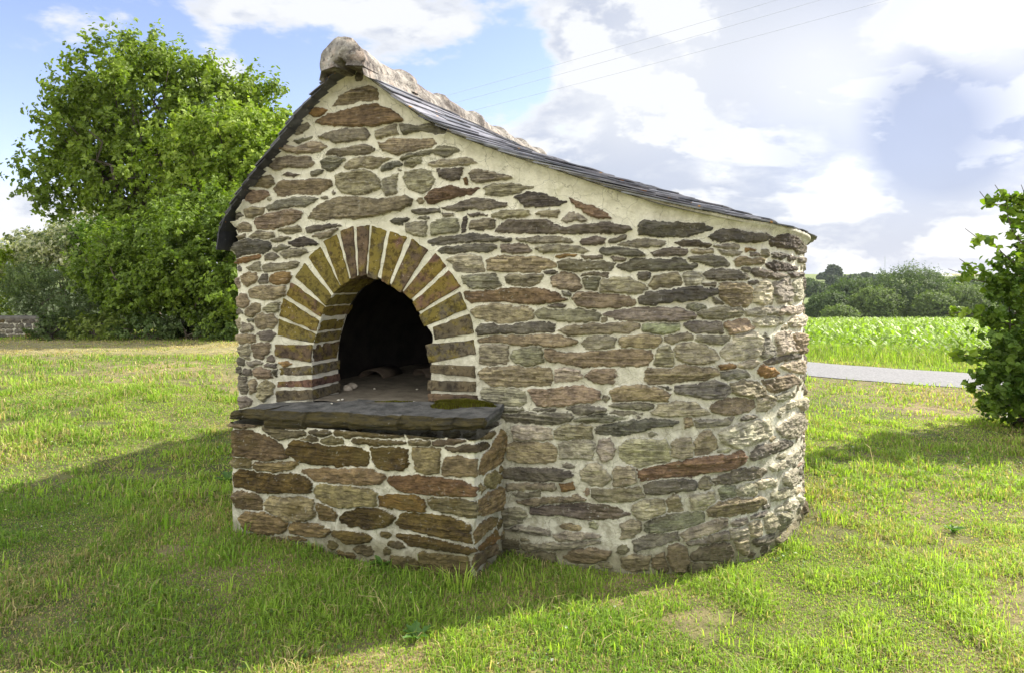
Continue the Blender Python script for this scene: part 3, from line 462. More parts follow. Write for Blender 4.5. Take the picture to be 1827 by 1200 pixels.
    if topf is not None:                                         # mortar fillet flaring out under the slates
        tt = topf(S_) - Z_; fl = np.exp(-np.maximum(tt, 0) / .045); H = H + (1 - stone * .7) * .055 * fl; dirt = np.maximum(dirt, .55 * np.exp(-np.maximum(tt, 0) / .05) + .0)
    XY = plan.at(S_, H); V = np.concatenate([XY, Z_[..., None]], -1)
    ns, nz = len(sarr), len(zarr); ii = np.arange(nz - 1)[:, None] * ns + np.arange(ns - 1)[None]
    keep = np.ones(ii.shape, bool)
    if topf is not None: keep &= (Z_[:-1, :-1] < topf(S_[:-1, :-1]) + .012)
    if holes is not None: keep &= ~(holes(S_, Z_)[:-1, :-1])
    ii = ii[keep]; F = np.stack([ii, ii + 1, ii + 1 + ns, ii + ns], -1)
    used = np.zeros(ns * nz, bool); used[F.ravel()] = True; mp = np.cumsum(used) - 1
    return V.reshape(-1, 3)[used], mp[F], col.reshape(-1, 3)[used], stone.ravel()[used], dirt.ravel()[used]

OVEN = empty('bread_oven', (0, 4.6, 0)); tag(OVEN, 'rubble stone bread oven with slate roof, brick arch and stone shelf on the lawn', 'oven')
def courses(s0, s1, z0, z1, seed, pal='gbkdlgdb'):
    r = random.Random(seed); out = []; z = z0
    while z < z1:
        h = r.uniform(.05, .11); s = s0 + r.uniform(0, .1)
        while s < s1:
            w = r.uniform(.12, .36); an = [0, .12, .3, .5, .7, .88, 1]
            top = [(s + w * a, z + h * (1 if .1 < a < .9 else .6) + r.uniform(-.01, .01)) for a in an]; bot = [(s + w * a, z + h * (0 if .1 < a < .9 else .3) + r.uniform(-.01, .01)) for a in an[::-1]]
            out.append((bot + top, SC[r.choice(pal)])); s += w + r.uniform(.02, .035)
        z += h + r.uniform(.018, .03)
    return out
ssv = np.arange(0, s_t + .35, .0045); ssb = np.arange(s_t + .35, LT + .001, .02); zar = np.arange(-.2, 3.0, .0045)
auto = courses(s_t - .02, LT - .1, .0, 1.8, 5)
opS, opZ = WALL.px([p[0] for p in OPG], [p[1] for p in OPG]); opoly = np.c_[opS, opZ]; opoly[0, 1] -= .03; opoly[-1, 1] -= .03
opm = np.c_[WALL.px([p[0] for p in grow(OP, 1.03)], [p[1] for p in grow(OP, 1.03)])]
def hole(S_, Z_): return poly_sdf(S_, Z_, opm) < -.004
arcs, arcz = WALL.px(np.array([490, 490, 495, 520, 560, 610, 660, 720, 775, 825, 850, 858]), np.array([720, 610, 560, 500, 440, 405, 398, 412, 445, 505, 590, 720])); arcp = np.c_[arcs, arcz]
def inarch(s, z): return poly_sdf(np.array([s]), np.array([z]), arcp)[0] < .03
def wdirt(S_, Z_):
    n = fbm(S_ * 3, Z_ * 3, 21, 3); return np.clip(1.0 - sst(Z_ + .3 * n, .5, 1.7) * .92 + .0 * S_, 0, 1) + .9 * (1 - sst(Z_ + .12 * n, .0, .22))
a = masonry(WALL, ssv, zar, ST, auto, wdirt, hole, ztop, inarch, (.02, s_t + .2, .0, 2.9), 6000, 3, 1.05, .0085)
b = masonry(WALL, ssb, np.arange(-.2, 2.2, .02), {}, auto, wdirt, None, ztop, None, None, 0, 4)
VV = np.vstack([a[0], b[0]]); FF = np.vstack([a[1], b[1] + len(a[0])])
wall = link('wall', npmesh('wall', VV, FF, np.vstack([a[2], b[2]]), True, dict(stone=np.r_[a[3], b[3]], dirt=np.r_[a[4], b[4]])), M_WALL, OVEN)
# shelf block
fl, fr = np.array((-1.705, 4.15)), np.array((-.205, 3.70)); u = (fr - fl) / np.linalg.norm(fr - fl)
bl, brk = np.array((-1.60, 4.52)), np.array((-.040, 4.14)); w = (brk - fr) / np.linalg.norm(brk - fr)
BP = np.array([bl, fl + (bl - fl) * .12, fl + (.006, .008), fl + u * .04, fr - u * .03, fr + (.0, .008), fr + w * .03, brk]); BPd, BS = resample(BP, .004)
Tb = np.gradient(BPd, axis=0); Tb = np.stack([np.convolve(np.pad(Tb[:, i], 4, mode='edge'), ker, 'valid') for i in (0, 1)], 1); Tb /= np.linalg.norm(Tb, axis=1)[:, None]
BLK = Plan(BPd, BS, np.stack([Tb[:, 1], -Tb[:, 0]], 1), BS[np.argmin(BPd[:, 0] / BPd[:, 1])], BS[-1])
s_fr = BS[np.argmin(np.linalg.norm(BPd - fr, axis=1))]
def bdirt(S_, Z_): return np.clip(.95 - .85 * sst(Z_ + .12 * fbm(S_ * 4, Z_ * 4, 7, 3), .35, .72), .08, 1) * (1 + 0 * S_) + .9 * (1 - sst(Z_ + .10 * fbm(S_ * 4, Z_ * 4, 9, 3), .03, .26))
c = masonry(BLK, np.arange(0, BS[-1], .0045), np.arange(-.15, .785, .0045), SB, [], bdirt, None, None, lambda s, z: z > .8, (.4, BS[-1], .0, .76), 900, 9, 1.0, .0125, (.88, .76, .50))
blk = link('shelf_block', npmesh('shelf_block', c[0], c[1], c[2], True, dict(stone=c[3], dirt=c[4])), M_BLOCK, OVEN)

# brick arch
V = []; F = []; C = []; Y = []
def add_box(V, F, front, back, div=1):
    b0 = len(V); V += list(front) + list(back); n = len(front)
    F.append([b0 + i for i in range(n)][::-1]); F.append([b0 + n + i for i in range(n)])
    for i in range(n): j = (i + 1) % n; F.append([b0 + i, b0 + j, b0 + n + j, b0 + n + i])
import bmesh
bmA = bmesh.new(); cl = bmA.verts.layers.float_color.new('Col'); yl_ = bmA.verts.layers.float.new('yel')
random.seed(11)
for i, q in enumerate(BR):
    out = .012 + random.uniform(-.003, .005)
    fr_ = [facade_pt(x, y, out) for x, y in q]; bk = [p + np.array((AX[0], AX[1], 0)) * (.30 + random.uniform(-.02, .02)) + np.array((0, 0, 0)) for p in fr_]
    vs = [bmA.verts.new(p) for p in fr_ + bk]
    fs = [[0, 1, 2, 3], [7, 6, 5, 4], [0, 4, 5, 1], [1, 5, 6, 2], [2, 6, 7, 3], [3, 7, 4, 0]]
    faces = [bmA.faces.new([vs[k] for k in f]) for f in fs]
    bc = random.choice([(.15, .105, .065), (.14, .115, .07), (.17, .10, .07), (.14, .12, .085)]); ye = [.2, .35, .5, .45, .8, .9, .9, 1, 1, .85, .35, .35, .8, .85, .5, .7, .8, .8, .5, .45, .05, .0, .0][i]
    es = list({e for f in faces for e in f.edges})
    r_ = bmesh.ops.bevel(bmA, geom=es, offset=.006, segments=2, affect='EDGES', profile=.6)
    newv = {v for f in r_['faces'] for v in f.verts} | {v for v in vs if v.is_valid}
    for v in newv: v[cl] = (*bc, 1); v[yl_] = ye
for f in bmA.faces: f.smooth = True
bmesh.ops.recalc_face_normals(bmA, faces=bmA.faces)
me = bpy.data.meshes.new('brick_arch'); bmA.to_mesh(me); bmA.free()
arch = link('brick_arch', me, M_BRICK, OVEN)
ms = arch.modifiers.new('sub', 'SUBSURF'); ms.subdivision_type = 'SIMPLE'; ms.levels = ms.render_levels = 3
tx = bpy.data.textures.new('wear', 'CLOUDS'); tx.noise_scale = .035; md = arch.modifiers.new('wear', 'DISPLACE'); md.texture = tx; md.strength = .018; md.mid_level = .5; md.texture_coords = 'LOCAL'
# mortar sleeve behind the bricks and jamb mortar
og = grow(OP, 1.035); n = len(og); V = []; F = []
for dpt, k in ((-.003, 1.02), (.05, 1.035), (.29, 1.035)):
    for j, (x, y) in enumerate(grow(OP, k)): p = facade_pt(x, y, 0, max(dpt, 0)); V.append(p + np.array((.208, .978, 0)) * -.003 if dpt < 0 else p)
for r_ in range(2):
    for j in range(n - 1): a0 = r_ * n + j; F.append((a0, a0 + 1, a0 + 1 + n, a0 + n))
link('arch_mortar', npmesh('arch_mortar', V, np.array(F), None, False), M_MORTAR, OVEN)
# oven chamber: a sooty barrel widening behind the mouth, with clay floor
FZ = .872
cen = facade_pt(664, 700); V = []; rings = [(.275, 1.045, 1.012), (.31, 1.3, 1.05), (.5, 1.8, 1.15), (.9, 1.95, 1.2), (1.4, 1.95, 1.15), (1.9, 1.7, 1.0), (2.2, 1.1, .7), (2.3, .05, .1)]
base = [facade_pt(x, y) for x, y in OP]
for (dpt, kw, kh) in rings:
    for p in base:
        q = cen + (p - cen) * np.array((kw, kw, 1)); q[2] = FZ - .02 + max(p[2] - FZ, -.03) * kh; q[:2] += AX * dpt; V.append(q)
F = []
for r_ in range(len(rings) - 1):
    for j in range(n - 1): a0 = r_ * n + j; F.append((a0, a0 + n, a0 + 1 + n, a0 + 1))
link('oven_chamber', npmesh('oven_chamber', V, np.array(F)), M_SOOT, OVEN)
V = []; F = []; fw = np.linspace(-1.05, 1.05, 24); fd = np.linspace(-.02, 2.3, 50)
lf = facade_pt(556, 705)[:2]; rt = facade_pt(772, 705)[:2]; mid = (lf + rt) / 2; hw = (rt - lf) / 2
for dpt in fd:
    for w_ in fw:
        k = 1.0 + 1.3 * sst(dpt, .28, .6); q = mid + hw * w_ * k + AX * dpt; V.append((q[0], q[1], FZ + .012 * fbm(q[0] * 9, q[1] * 9, 3, 3) - .0))
nw = len(fw); ii = np.arange(len(fd) - 1)[:, None] * nw + np.arange(nw - 1)[None]
link('oven_floor', npmesh('oven_floor', V, np.stack([ii, ii + 1, ii + 1 + nw, ii + nw], -1).reshape(-1, 4)), M_FLOOR, OVEN)

# stone shelf: two schist slabs
def slab(name, s0, s1, zb0, zb1, zt0, zt1, zk0, zk1, seed, frontout=.016):
    """s0..s1 along the block front; zb bottom, zt top at the front, zk top at the back (left and right)"""
    nu, nr = int((s1 - s0) / .006), 44; V = []; FRT = []
    for i in range(nu + 1):
        t = i / nu; s_ = s0 + (s1 - s0) * t; zb = zb0 + (zb1 - zb0) * t; zt = zt0 + (zt1 - zt0) * t; zk = zk0 + (zk1 - zk0) * t
        pf = BLK.at(np.array(min(max(s_, BS[2]), s_fr - .004)), 0.0); pf = pf + u * (s_ - s_fr if s_ > s_fr else 0); nrm = np.array((u[1], -u[0]))
        din = .45 - .03 * t
        e = frontout + .012 * (1 if vn(s_ * 8, 5, seed + 20) > .08 else -1) + .020 * float(fbm(s_ * 6, 1, seed, 3)) + .01 * float(vn(s_ * 30, 2, seed)) - .05 * sst(t, .93, 1) ** 2
        for j in range(nr + 1):
            v = j / nr
            if v < .12: o_, z_ = -.30 + .30 * v / .12 + e, zb
            elif v < .45: a_ = (v - .12) / .33; o_, z_ = e + .010 * math.sin(a_ * 3.14) + .020 * float(vn(s_ * 7, a_ * 4.5, seed + 2)) + .012 * float(vn(s_ * 22, a_ * 9, seed + 6)) + .006 * float(vn(s_ * 60, a_ * 14, seed + 7)) - .022 * max(0, a_ - .7) / .3 - .012 * max(0, .2 - a_) / .2, zb + (zt - zb) * a_
            else: a_ = (v - .45) / .55; o_, z_ = e - .012 - (din) * a_, zt + (zk - zt) * a_ + .004
            z_ += .008 * float(fbm(s_ * 5, o_ * 8, seed + 3, 3)) + .010 * float(vn(s_ * 9, 3, seed + 5)) * (.12 <= v < .5)
            z_ += (.007 * float(vn(s_ * 30, o_ * 30, seed + 11)) + .012 * abs(float(vn(s_ * 4, o_ * 9, seed + 13)))) * (v > .4)
            FRT.append(1.0 if .1 < v < .50 else .0)
            q = pf + nrm * o_; V.append((q[0], q[1], z_))
    m = nr + 1; b0 = len(V); ii = np.arange(nu)[:, None] * m + np.arange(nr)[None]; F4 = np.stack([ii, ii + m, ii + m + 1, ii + 1], -1).reshape(-1, 4)
    caps = [tuple(range(m)), tuple(range(nu * m, nu * m + m))[::-1]]
    me = npmesh(name, V, [F4, np.array([caps[0]]), np.array([caps[1]])], None, True, dict(front=FRT)); return link(name, me, M_SLAB, OVEN)
s_a, _ = BLK.px(478, 740); s_l = BS[np.argmin(np.linalg.norm(BPd - fl, axis=1))]
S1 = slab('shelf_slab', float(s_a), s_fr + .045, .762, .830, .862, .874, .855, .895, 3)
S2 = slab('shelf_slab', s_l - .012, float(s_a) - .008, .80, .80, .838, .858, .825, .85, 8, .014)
# moss cushion on the slab
def blades(x, y, z, h, w, lean, az, col, taper=.5, curl=1.0):
    """grass blades as two-segment ribbons; arrays in, vertices / faces / colours out"""
    n = len(x); dx, dy = np.cos(az), np.sin(az); a2 = az + np.pi / 2 + rng.normal(0, .5, n); wx, wy = np.cos(a2) * w / 2, np.sin(a2) * w / 2
    mx, my, mz = x + dx * lean * h * .35, y + dy * lean * h * .35, z + h * .62; tx_, ty, tz = x + dx * lean * h * curl, y + dy * lean * h * curl, z + h * (1 - .25 * np.minimum(lean, 1.6))
    V = np.empty((n, 5, 3), np.float32)
    V[:, 0] = np.stack([x - wx, y - wy, z - .01], 1); V[:, 1] = np.stack([x + wx, y + wy, z - .01], 1)
    V[:, 2] = np.stack([mx + wx * .8, my + wy * .8, mz], 1); V[:, 3] = np.stack([mx - wx * .8, my - wy * .8, mz], 1); V[:, 4] = np.stack([tx_, ty, tz], 1)
    b = np.arange(n)[:, None] * 5; return V.reshape(-1, 3), (b + np.array([0, 1, 2, 3])), (b + np.array([3, 2, 4])), np.repeat(col, 5, 0)
def blade_mesh(name, parts):
    off = 0; V, Q, T3, C = [], [], [], []
    for v, q, t_, c_ in parts: V.append(v); Q.append(q + off); T3.append(t_ + off); C.append(c_); off += len(v)
    return npmesh(name, np.concatenate(V), [np.concatenate(Q), np.concatenate(T3)], np.concatenate(C), False)
def slab_pt(px, py, z): Y = (CH - z) * FP / (py - HY); return (px - CX) / FP * Y, Y
from mathutils.bvhtree import BVHTree
bv = BVHTree.FromPolygons([tuple(v.co) for v in S1.data.vertices], [tuple(p.vertices) for p in S1.data.polygons])
def ontop(x, y, z0):
    o_ = []
    for a, b in zip(x, y):
        h = bv.ray_cast(Vector((a, b, 1.2)), Vector((0, 0, -1))); o_.append(h[0].z if h[0] is not None else -5)
    return np.array(o_)
parts = []
for (cx_, cy_, rx, ry, nn, hh_) in ((826, 724, .17, .055, 4600, .022), (792, 727, .08, .03, 900, .016), (700, 714, .12, .012, 420, .009)):
    mx_, my_ = slab_pt(cx_, cy_, .885); a_ = rng.random(nn) * 6.283; r_ = np.sqrt(rng.random(nn)) * (1 + .45 * vn(np.cos(a_) * 2 + 5, np.sin(a_) * 2 + 5, 3)); x_ = mx_ + rx * r_ * np.cos(a_); y_ = my_ + ry * r_ * np.sin(a_) - .3 * (rx * r_ * np.cos(a_)) * .9
    top_ = ontop(x_, y_, .87) + .020 * (1 - r_ ** 2) * (hh_ > .012); cc = np.array((.13, .13, .012)) * (.5 + rng.random((nn, 1))) * (1, 1, 1)
    cc[rng.random(nn) < .3] = (.10, .075, .02)
    parts.append(blades(x_, y_, top_, np.full(nn, hh_), np.full(nn, .004), rng.random(nn) * .8, a_, cc))
V = []; mx_, my_ = slab_pt(822, 726, .885)
link('moss', blade_mesh('moss', parts), M_GRASS, S1)

# ---------------------------------------------------------------- roof
APEX = np.array([*(WALL.at(WALL.px(640, 116)[0], .10)), 0.]); APEX[2] = CH - (116 - HY) / FP * APEX[1]
RB = APEX + np.array((AX[0], AX[1], 0)) * 3.45
def line_on(pts, off, n=40, extra=None):
    P = []
    for x, y in pts:
        s_, z = WALL.px(x, y, off); q = WALL.at(s_, off); P.append((q[0], q[1], float(z)))
    if extra: P += extra
    P, _ = resample(P, .01); return P
Fr = line_on(VR[:10], .085); Fr = np.vstack([APEX, Fr[1:]]); Flft = line_on(VL, .115); Flft = np.vstack([APEX, Flft[1:]])
ev = []
for x, y in VR[9:-1]:
    s_, z = WALL.px(x, y, .085); q = WALL.at(s_, .085); ev.append((q[0], q[1], float(z)))
s_last = float(WALL.px(1440, 421)[0])
q = WALL.at(np.array(s_last + .06), .095); ev[-1] = (q[0], q[1], 1.925)
s_bk = SD[np.argmax(PD[:, 1])]
for s_ in np.linspace(s_last + .2, s_bk, 40): q = WALL.at(np.array(s_), .10); ev.append((q[0], q[1], 1.905 - .02 * sst(s_, s_last, s_last + .5)))
Er = np.array(ev); BACK = Er[-1]
el = []
for s_ in np.linspace(LT - .02, s_bk, 60): q = WALL.at(np.array(s_), .13); el.append((q[0], q[1], 1.83 + (BACK[2] - 1.83) * (LT - s_) / (LT - s_bk)))
el = [tuple(Flft[-1])] + el[2:]; El = np.array(el); El[-1] = BACK
def by_len(P):
    s = np.r_[0, np.cumsum(np.linalg.norm(np.diff(P, axis=0), axis=1))]; s /= s[-1]; return lambda t: np.stack([np.interp(t, s, P[:, i]) for i in range(3)], -1)
def coons(Fv, Ev, kr):
    f, e = by_len(Fv), by_len(Ev); bl_ = np.linspace(0, 1, 30)[:, None]; bline = RB * (1 - bl_) + BACK * bl_; bb = by_len(bline)
    def ridge(w): return APEX + (RB - APEX) * np.minimum(w / kr, 1)[..., None]
    A, B, C_, D = APEX, RB, Fv[-1], BACK
    def S(t, w):
        t = np.asarray(t, float); w = np.asarray(w, float); t, w = np.broadcast_arrays(t, w); T_, W_ = t[..., None], w[..., None]
        return (1 - T_) * ridge(w) + T_ * e(w) + (1 - W_) * f(t) + W_ * bb(t) - ((1 - T_) * (1 - W_) * A + (1 - T_) * W_ * B + T_ * (1 - W_) * C_ + T_ * W_ * D)
    return S
SR = coons(Fr, Er, .72); SL = coons(Flft, El, .80)
def snorm(S, t, w, sgn):
    e = .01; a = S(min(t + e, 1), w) - S(max(t - e, 0), w); b = S(t, min(w + e, 1)) - S(t, max(w - e, 0)); n = np.cross(a, b); L = np.linalg.norm(n)
    n = n / L if L > 1e-9 else np.array((0, 0, 1.)); return n if n[2] > 0 else -n
def slates(S, nrow, width, seed, dark=1.0):
    r = random.Random(seed); V = []; F = []; C = []
    for i in range(nrow):
        t0 = i / nrow; t1 = min((i + 1.0) / nrow, 1); tm = (t0 + t1) / 2
        ww = np.linspace(0, 1, 80); L = np.linalg.norm(np.diff(S(tm, ww), axis=0), axis=1).sum(); m = max(3, int(L / width)); cuts = [0]
        for j in range(1, m): cuts.append((j + r.uniform(-.18, .18) + (.5 if i % 2 else 0)) / (m + (.5 if i % 2 else 0)))
        cuts.append(1.0)
        for j in range(len(cuts) - 1):
            w0, w1 = cuts[j], cuts[j + 1] - .0015 / max(L, .1) * 2; dt = r.uniform(-.10, .12) / nrow; ta = max(t0 - .9 / nrow, 0); tb = min(t1 + dt, 1.012); tb = min(tb, 1.0); b0 = len(V)
            nr_ = snorm(S, tm, min(max((w0 + w1) / 2, .01), .99), 1); la = .001 + r.uniform(0, .002); lb = .018 + r.uniform(0, .009); th = r.uniform(.006, .010)
            wo = r.uniform(0, .02) if j == 0 else 0
            nseg = 3; g = r.uniform(.5, 1.5); tint = r.uniform(-.015, .02)
            edge = [r.uniform(-.05, .04) / nrow * (1 if tb < 1 else .3) for _ in range(nseg + 1)]
            for k_ in range(nseg + 1):
                wq = w0 + (w1 - w0) * k_ / nseg; pa = S(ta, wq) + nr_ * la; pb = S(min(tb + edge[k_], 1.0), wq) + nr_ * lb
                if j == 0 and k_ == 0: d_ = (S(tm, .02) - S(tm, 0)); d_ = d_ / (np.linalg.norm(d_) + 1e-9) * wo; pa = pa - d_; pb = pb - d_
                V += [pa, pb, pb - nr_ * th, pa - nr_ * th]
            for k_ in range(nseg):
                a0 = b0 + 4 * k_; a1 = a0 + 4
                F += [(a0, a0 + 1, a1 + 1, a1), (a0 + 1, a0 + 2, a1 + 2, a1 + 1), (a0 + 3, a1 + 3, a1 + 2, a0 + 2)]
            F += [(b0, b0 + 3, b0 + 2, b0 + 1), (a1, a1 + 1, a1 + 2, a1 + 3)]
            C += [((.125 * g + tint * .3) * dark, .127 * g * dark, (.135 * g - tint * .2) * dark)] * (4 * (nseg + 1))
    return V, F, C
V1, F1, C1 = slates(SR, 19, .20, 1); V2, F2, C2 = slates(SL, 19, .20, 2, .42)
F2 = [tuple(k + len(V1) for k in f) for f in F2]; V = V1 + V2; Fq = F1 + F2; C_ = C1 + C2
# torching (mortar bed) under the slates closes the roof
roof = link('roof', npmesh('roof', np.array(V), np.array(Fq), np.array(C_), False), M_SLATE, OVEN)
V = []; F = []; 
for S in (SR, SL):
    tg, wg = np.meshgrid(np.linspace(0, .985, 30), np.linspace(.004 if S is SR else .040, .996, 70)); P = S(tg, wg); P[..., 2] -= .012; b0 = len(V); V += list(P.reshape(-1, 3)); ii = np.arange(69)[:, None] * 30 + np.arange(29)[None] + b0
    F.append(np.stack([ii, ii + 1, ii + 31, ii + 30], -1).reshape(-1, 4))
link('roof_bed', npmesh('roof_bed', np.array(V), F), simple('roof_bedding', (.10, .095, .08), (.2, .19, .15)), roof)
# ridge tiles
A3 = np.array((AX[0], AX[1], 0)); SIDE = np.array((AX[1], -AX[0], 0)); TL = .60
def ridge_tile(k, first, last):
    V = []; na, nl = 22, 26; r = random.Random(k)
    L0 = -.14 if first else TL * k - .03; L1 = TL * (k + 1) - .01 if not last else TL * (k + 1) - .1
    wig = r.uniform(-.012, .012)
    for i in range(nl + 1):
        t = i / nl; d = L0 + (L1 - L0) * t
        for lay in (0, 1):
            for j in range(na + 1):
                a = math.pi * (-.06 + 1.12 * j / na); rr = (.142 if first else .126) - (.018 if first else .008) * sst(t, .25, .5) + (.030 * (sst(t, .84, .88) - .5 * sst(t, .97, 1.0))) + (.020 * math.exp(-(t / .10) ** 2) if first else 0)
                rr += (.012 if first and t < .4 else .006) * float(fbm(a * 2 + k * 5, d * 6, 31, 3)) + .005 * float(fbm(a * 9, d * 30, 33, 3)) - (.120 if first and t < .3 else .03) * lay
                hz = .93 if not (first and t < .35) else .93 + .06 * (1 - t / .35)
                p = APEX + A3 * d + SIDE * (rr * math.cos(a) * .98 + wig) + np.array((0, 0, rr * math.sin(a) * hz - .040 + (.012 if lay == 0 else 0)))
                if first and t == 0 and lay == 0: p = p + A3 * .02
                V.append(p)
    m = na + 1; F = []
    for i in range(nl):
        for lay in (0, 1):
            for j in range(na):
                a0 = (i * 2 + lay) * m + j; b_ = a0 + 2 * m; F.append((a0, a0 + 1, b_ + 1, b_) if lay == 0 else (a0, b_, b_ + 1, a0 + 1))
        for j in (0, na): a0 = i * 2 * m + j; F.append((a0, a0 + m, a0 + 3 * m, a0 + 2 * m) if j == 0 else (a0, a0 + 2 * m, a0 + 3 * m, a0 + m))
    for j in range(na): F.append((j, j + m, j + m + 1, j + 1)); e = nl * 2 * m + j; F.append((e, e + 1, e + m + 1, e + m))
    return npmesh('ridge_tile', np.array(V), np.array(F))
for k in range(6): link('ridge_tile', ridge_tile(k, k == 0, k == 5), M_RIDGE, roof)
# mortar bedding along both sides of the ridge
for sd1 in (-1, 1):
    V = []; nl = 160
    for i in range(nl + 1):
        d = -.11 + 3.55 * i / nl
        for j in range(7):
            a = j / 6; w_ = .085 + .075 * a + .012 * float(vn(d * 7, a * 3 + sd1 * 4, 8)); zz_ = -.030 - .085 * a - .9 * 0 + .05 * math.sin(a * 3.14) + .01 * float(vn(d * 14, a * 5, 9))
            V.append(APEX + A3 * d + SIDE * sd1 * w_ + np.array((0, 0, zz_ + .01)))
    ii = np.arange(nl)[:, None] * 7 + np.arange(6)[None]; link('ridge_mortar', npmesh('ridge_mortar', np.array(V), np.stack([ii, ii + 1, ii + 8, ii + 7], -1).reshape(-1, 4)), M_RIDGE, roof)

# loose stones and chips on the sill, tile ends inside the oven
def rock(name, loc, sx, sy, sz, rz, seed, mat, label, cat, group=None):
    bm = bmesh.new(); bmesh.ops.create_icosphere(bm, subdivisions=3, radius=1)
    for v in bm.verts:
        n_ = float(fbm(v.co.x * 1.3 + seed, v.co.y * 1.3 + v.co.z * 1.7, seed, 3)); v.co *= (1 + .35 * n_); v.co.x *= sx; v.co.y *= sy; v.co.z = max(v.co.z * sz, -sz * .6)
        x_, y_ = v.co.x, v.co.y; v.co.x = x_ * math.cos(rz) - y_ * math.sin(rz); v.co.y = x_ * math.sin(rz) + y_ * math.cos(rz); v.co.z += sz * .6
    for f in bm.faces: f.smooth = True
    me = bpy.data.meshes.new(name); bm.to_mesh(me); bm.free(); return tag(link(name, me, mat, None, loc), label, cat, group)
def sill(px, py): x, y = slab_pt(px, py, FZ); return (x, y, FZ + .004)
rock('stone', sill(621, 697), .036, .028, .024, .3, 2, M_STONE, 'pale rounded stone on the oven sill, the front one of two beside the left jamb', 'stone')
rock('stone', sill(629, 693), .040, .024, .026, -.5, 5, M_STONE, 'pale longish stone on the oven sill, leaning behind the front stone by the left jamb', 'stone')
for i, (a_, b_) in enumerate([(604, 711), (611, 710), (668, 691), (739, 714), (744, 692), (592, 717), (768, 722)]):
    x, y = slab_pt(a_, b_, .885); rock('stone_chip', (x, y, .875), .010, .007, .005, i, 20 + i, M_MORTAR, 'tiny white mortar chip lying on the shelf by the oven mouth', 'stone chip', 'mortar chips on the shelf')
def curved_tile(px, py, rad, rz, label):
    x, y = slab_pt(px, py, FZ); V = []; na = 20; Ln = .30
    for d in (0, Ln):
        for rr in (rad, rad - .018):
            for j in range(na + 1): a = math.pi * j / na; V.append((math.cos(a) * rr, d, math.sin(a) * rr * .55))
    m = na + 1; F = []
    for j in range(na): F += [(j, j + 1, m + j + 1, m + j), (2 * m + j, 3 * m + j, 3 * m + j + 1, 2 * m + j + 1), (j, 2 * m + j, 2 * m + j + 1, j + 1), (m + j, m + j + 1, 3 * m + j + 1, 3 * m + j)]
    o = link('curved_tile', npmesh('curved_tile', np.array(V), np.array(F)), simple('old_tile', (.08, .06, .045), (.13, .10, .07)), None, (x, y, FZ)); o.rotation_euler = (0, 0, rz); return tag(o, label, 'roof tile')
curved_tile(662, 673, .115, -.35, 'old curved tile lying arch side up on the oven floor behind the two pale stones')
curved_tile(748, 671, .11, -.9, 'old curved tile lying in the dark on the right of the oven floor')

# ---------------------------------------------------------------- grass
def pip(x, y, poly):
    ins = np.zeros(len(x), bool); n = len(poly)
    for i in range(n):
        x1, y1 = poly[i]; x2, y2 = poly[(i + 1) % n]; c_ = ((y1 > y) != (y2 > y)); ins ^= c_ & (x < x1 + (y - y1) / ((y2 - y1) if abs(y2 - y1) > 1e-12 else 1e-12) * (x2 - x1))
    return ins
foot = PD[::12]; bfoot = np.vstack([BPd[::10], [[-.3, 4.6], [-1.3, 4.7]]])
def scatter(n, y0, y1, m0=.84, xr=None):
    y = np.sqrt(y0 ** 2 + (y1 ** 2 - y0 ** 2) * rng.random(n)); x = (rng.random(n) * 2 - 1) * (m0 * y + 1.6)
    k = ~pip(x, y, foot) & ~pip(x, y, bfoot); return x[k], y[k]
GC = dict(lush=np.array((.15, .25, .03)), fresh=np.array((.31, .42, .06)), dry=np.array((.42, .34, .17)), olive=np.array((.11, .135, .04)))
def grass_cols(x, y, n):
    f = fbm(x * .8, y * .8, 41, 3) + .25 * vn(x * 5, y * 5, 44); k = np.clip(.5 + f * 1.1 + rng.normal(0, .22, n), 0, 1)[:, None]; c_ = GC['lush'] * (1 - k) + GC['fresh'] * k
    rt = sst(x, .2, 1.6)[:, None]; c_ = c_ * (1 - .45 * rt) + GC['fresh'] * .45 * rt
    dryp = .12 + .55 * np.clip(fbm(x * 1.1, y * 1.1, 47, 4) * 1.6 - .02, 0, .7) + .06 * (y > 5) + .5 * sst(y, 10.6, 11.3) * (1 - sst(y, 13.2, 13.9)) * sst(-x, -1, 1)
    d = rng.random(n) < dryp; c_[d] = GC['dry'] * (.6 + .6 * rng.random((d.sum(), 1)))
    return c_ * (.55 + .9 * rng.random((n, 1)))
def lawn(n, y0, y1, h, w, tuft, m0=.84):
    x, y = scatter(n, y0, y1, m0); d = road_d(x, y); k = (d > 1.0 + .08 * vn(x * 3, y * 3, 2)) & (y < 17)
    bare = fbm(x * 2.1, y * 2.1, 61, 4); k &= ~((bare > .34) & (rng.random(len(x)) < .8)); x, y = x[k], y[k]; n = len(x)
    tf = np.clip(.65 + 1.7 * vn(x * 4.2, y * 4.2, 51) + 1.0 * vn(x * 1.5, y * 1.5, 52), .25, 2.2); wallp = np.exp(-np.maximum(bdist(x, y), 0) / .10)
    hh_ = h * tf * (.45 + rng.random(n)) * (1 + 1.1 * wallp * (rng.random(n) < .35)) * (1 + tuft * (rng.random(n) < .02))
    hh_ *= np.where(sst(y, 10.6, 11.3) * (1 - sst(y, 13.2, 13.9)) * sst(-x, -1, 1) > .4, .45, 1)
    lean = np.abs(rng.normal(.55, .75, n)); cc = grass_cols(x, y, n)
    fl_ = rng.random(n) < .28; hh_[fl_] *= .5; lean[fl_] *= 3.2; cc[fl_ & (rng.random(n) < .5)] = GC['dry'] * .8
    return blades(x, y, gz(x, y), hh_, w * (.6 + .8 * rng.random(n)), lean, rng.random(n) * 6.283, cc)
EDG = np.vstack([foot[:len(foot) // 2 + 20], BPd[::20]])
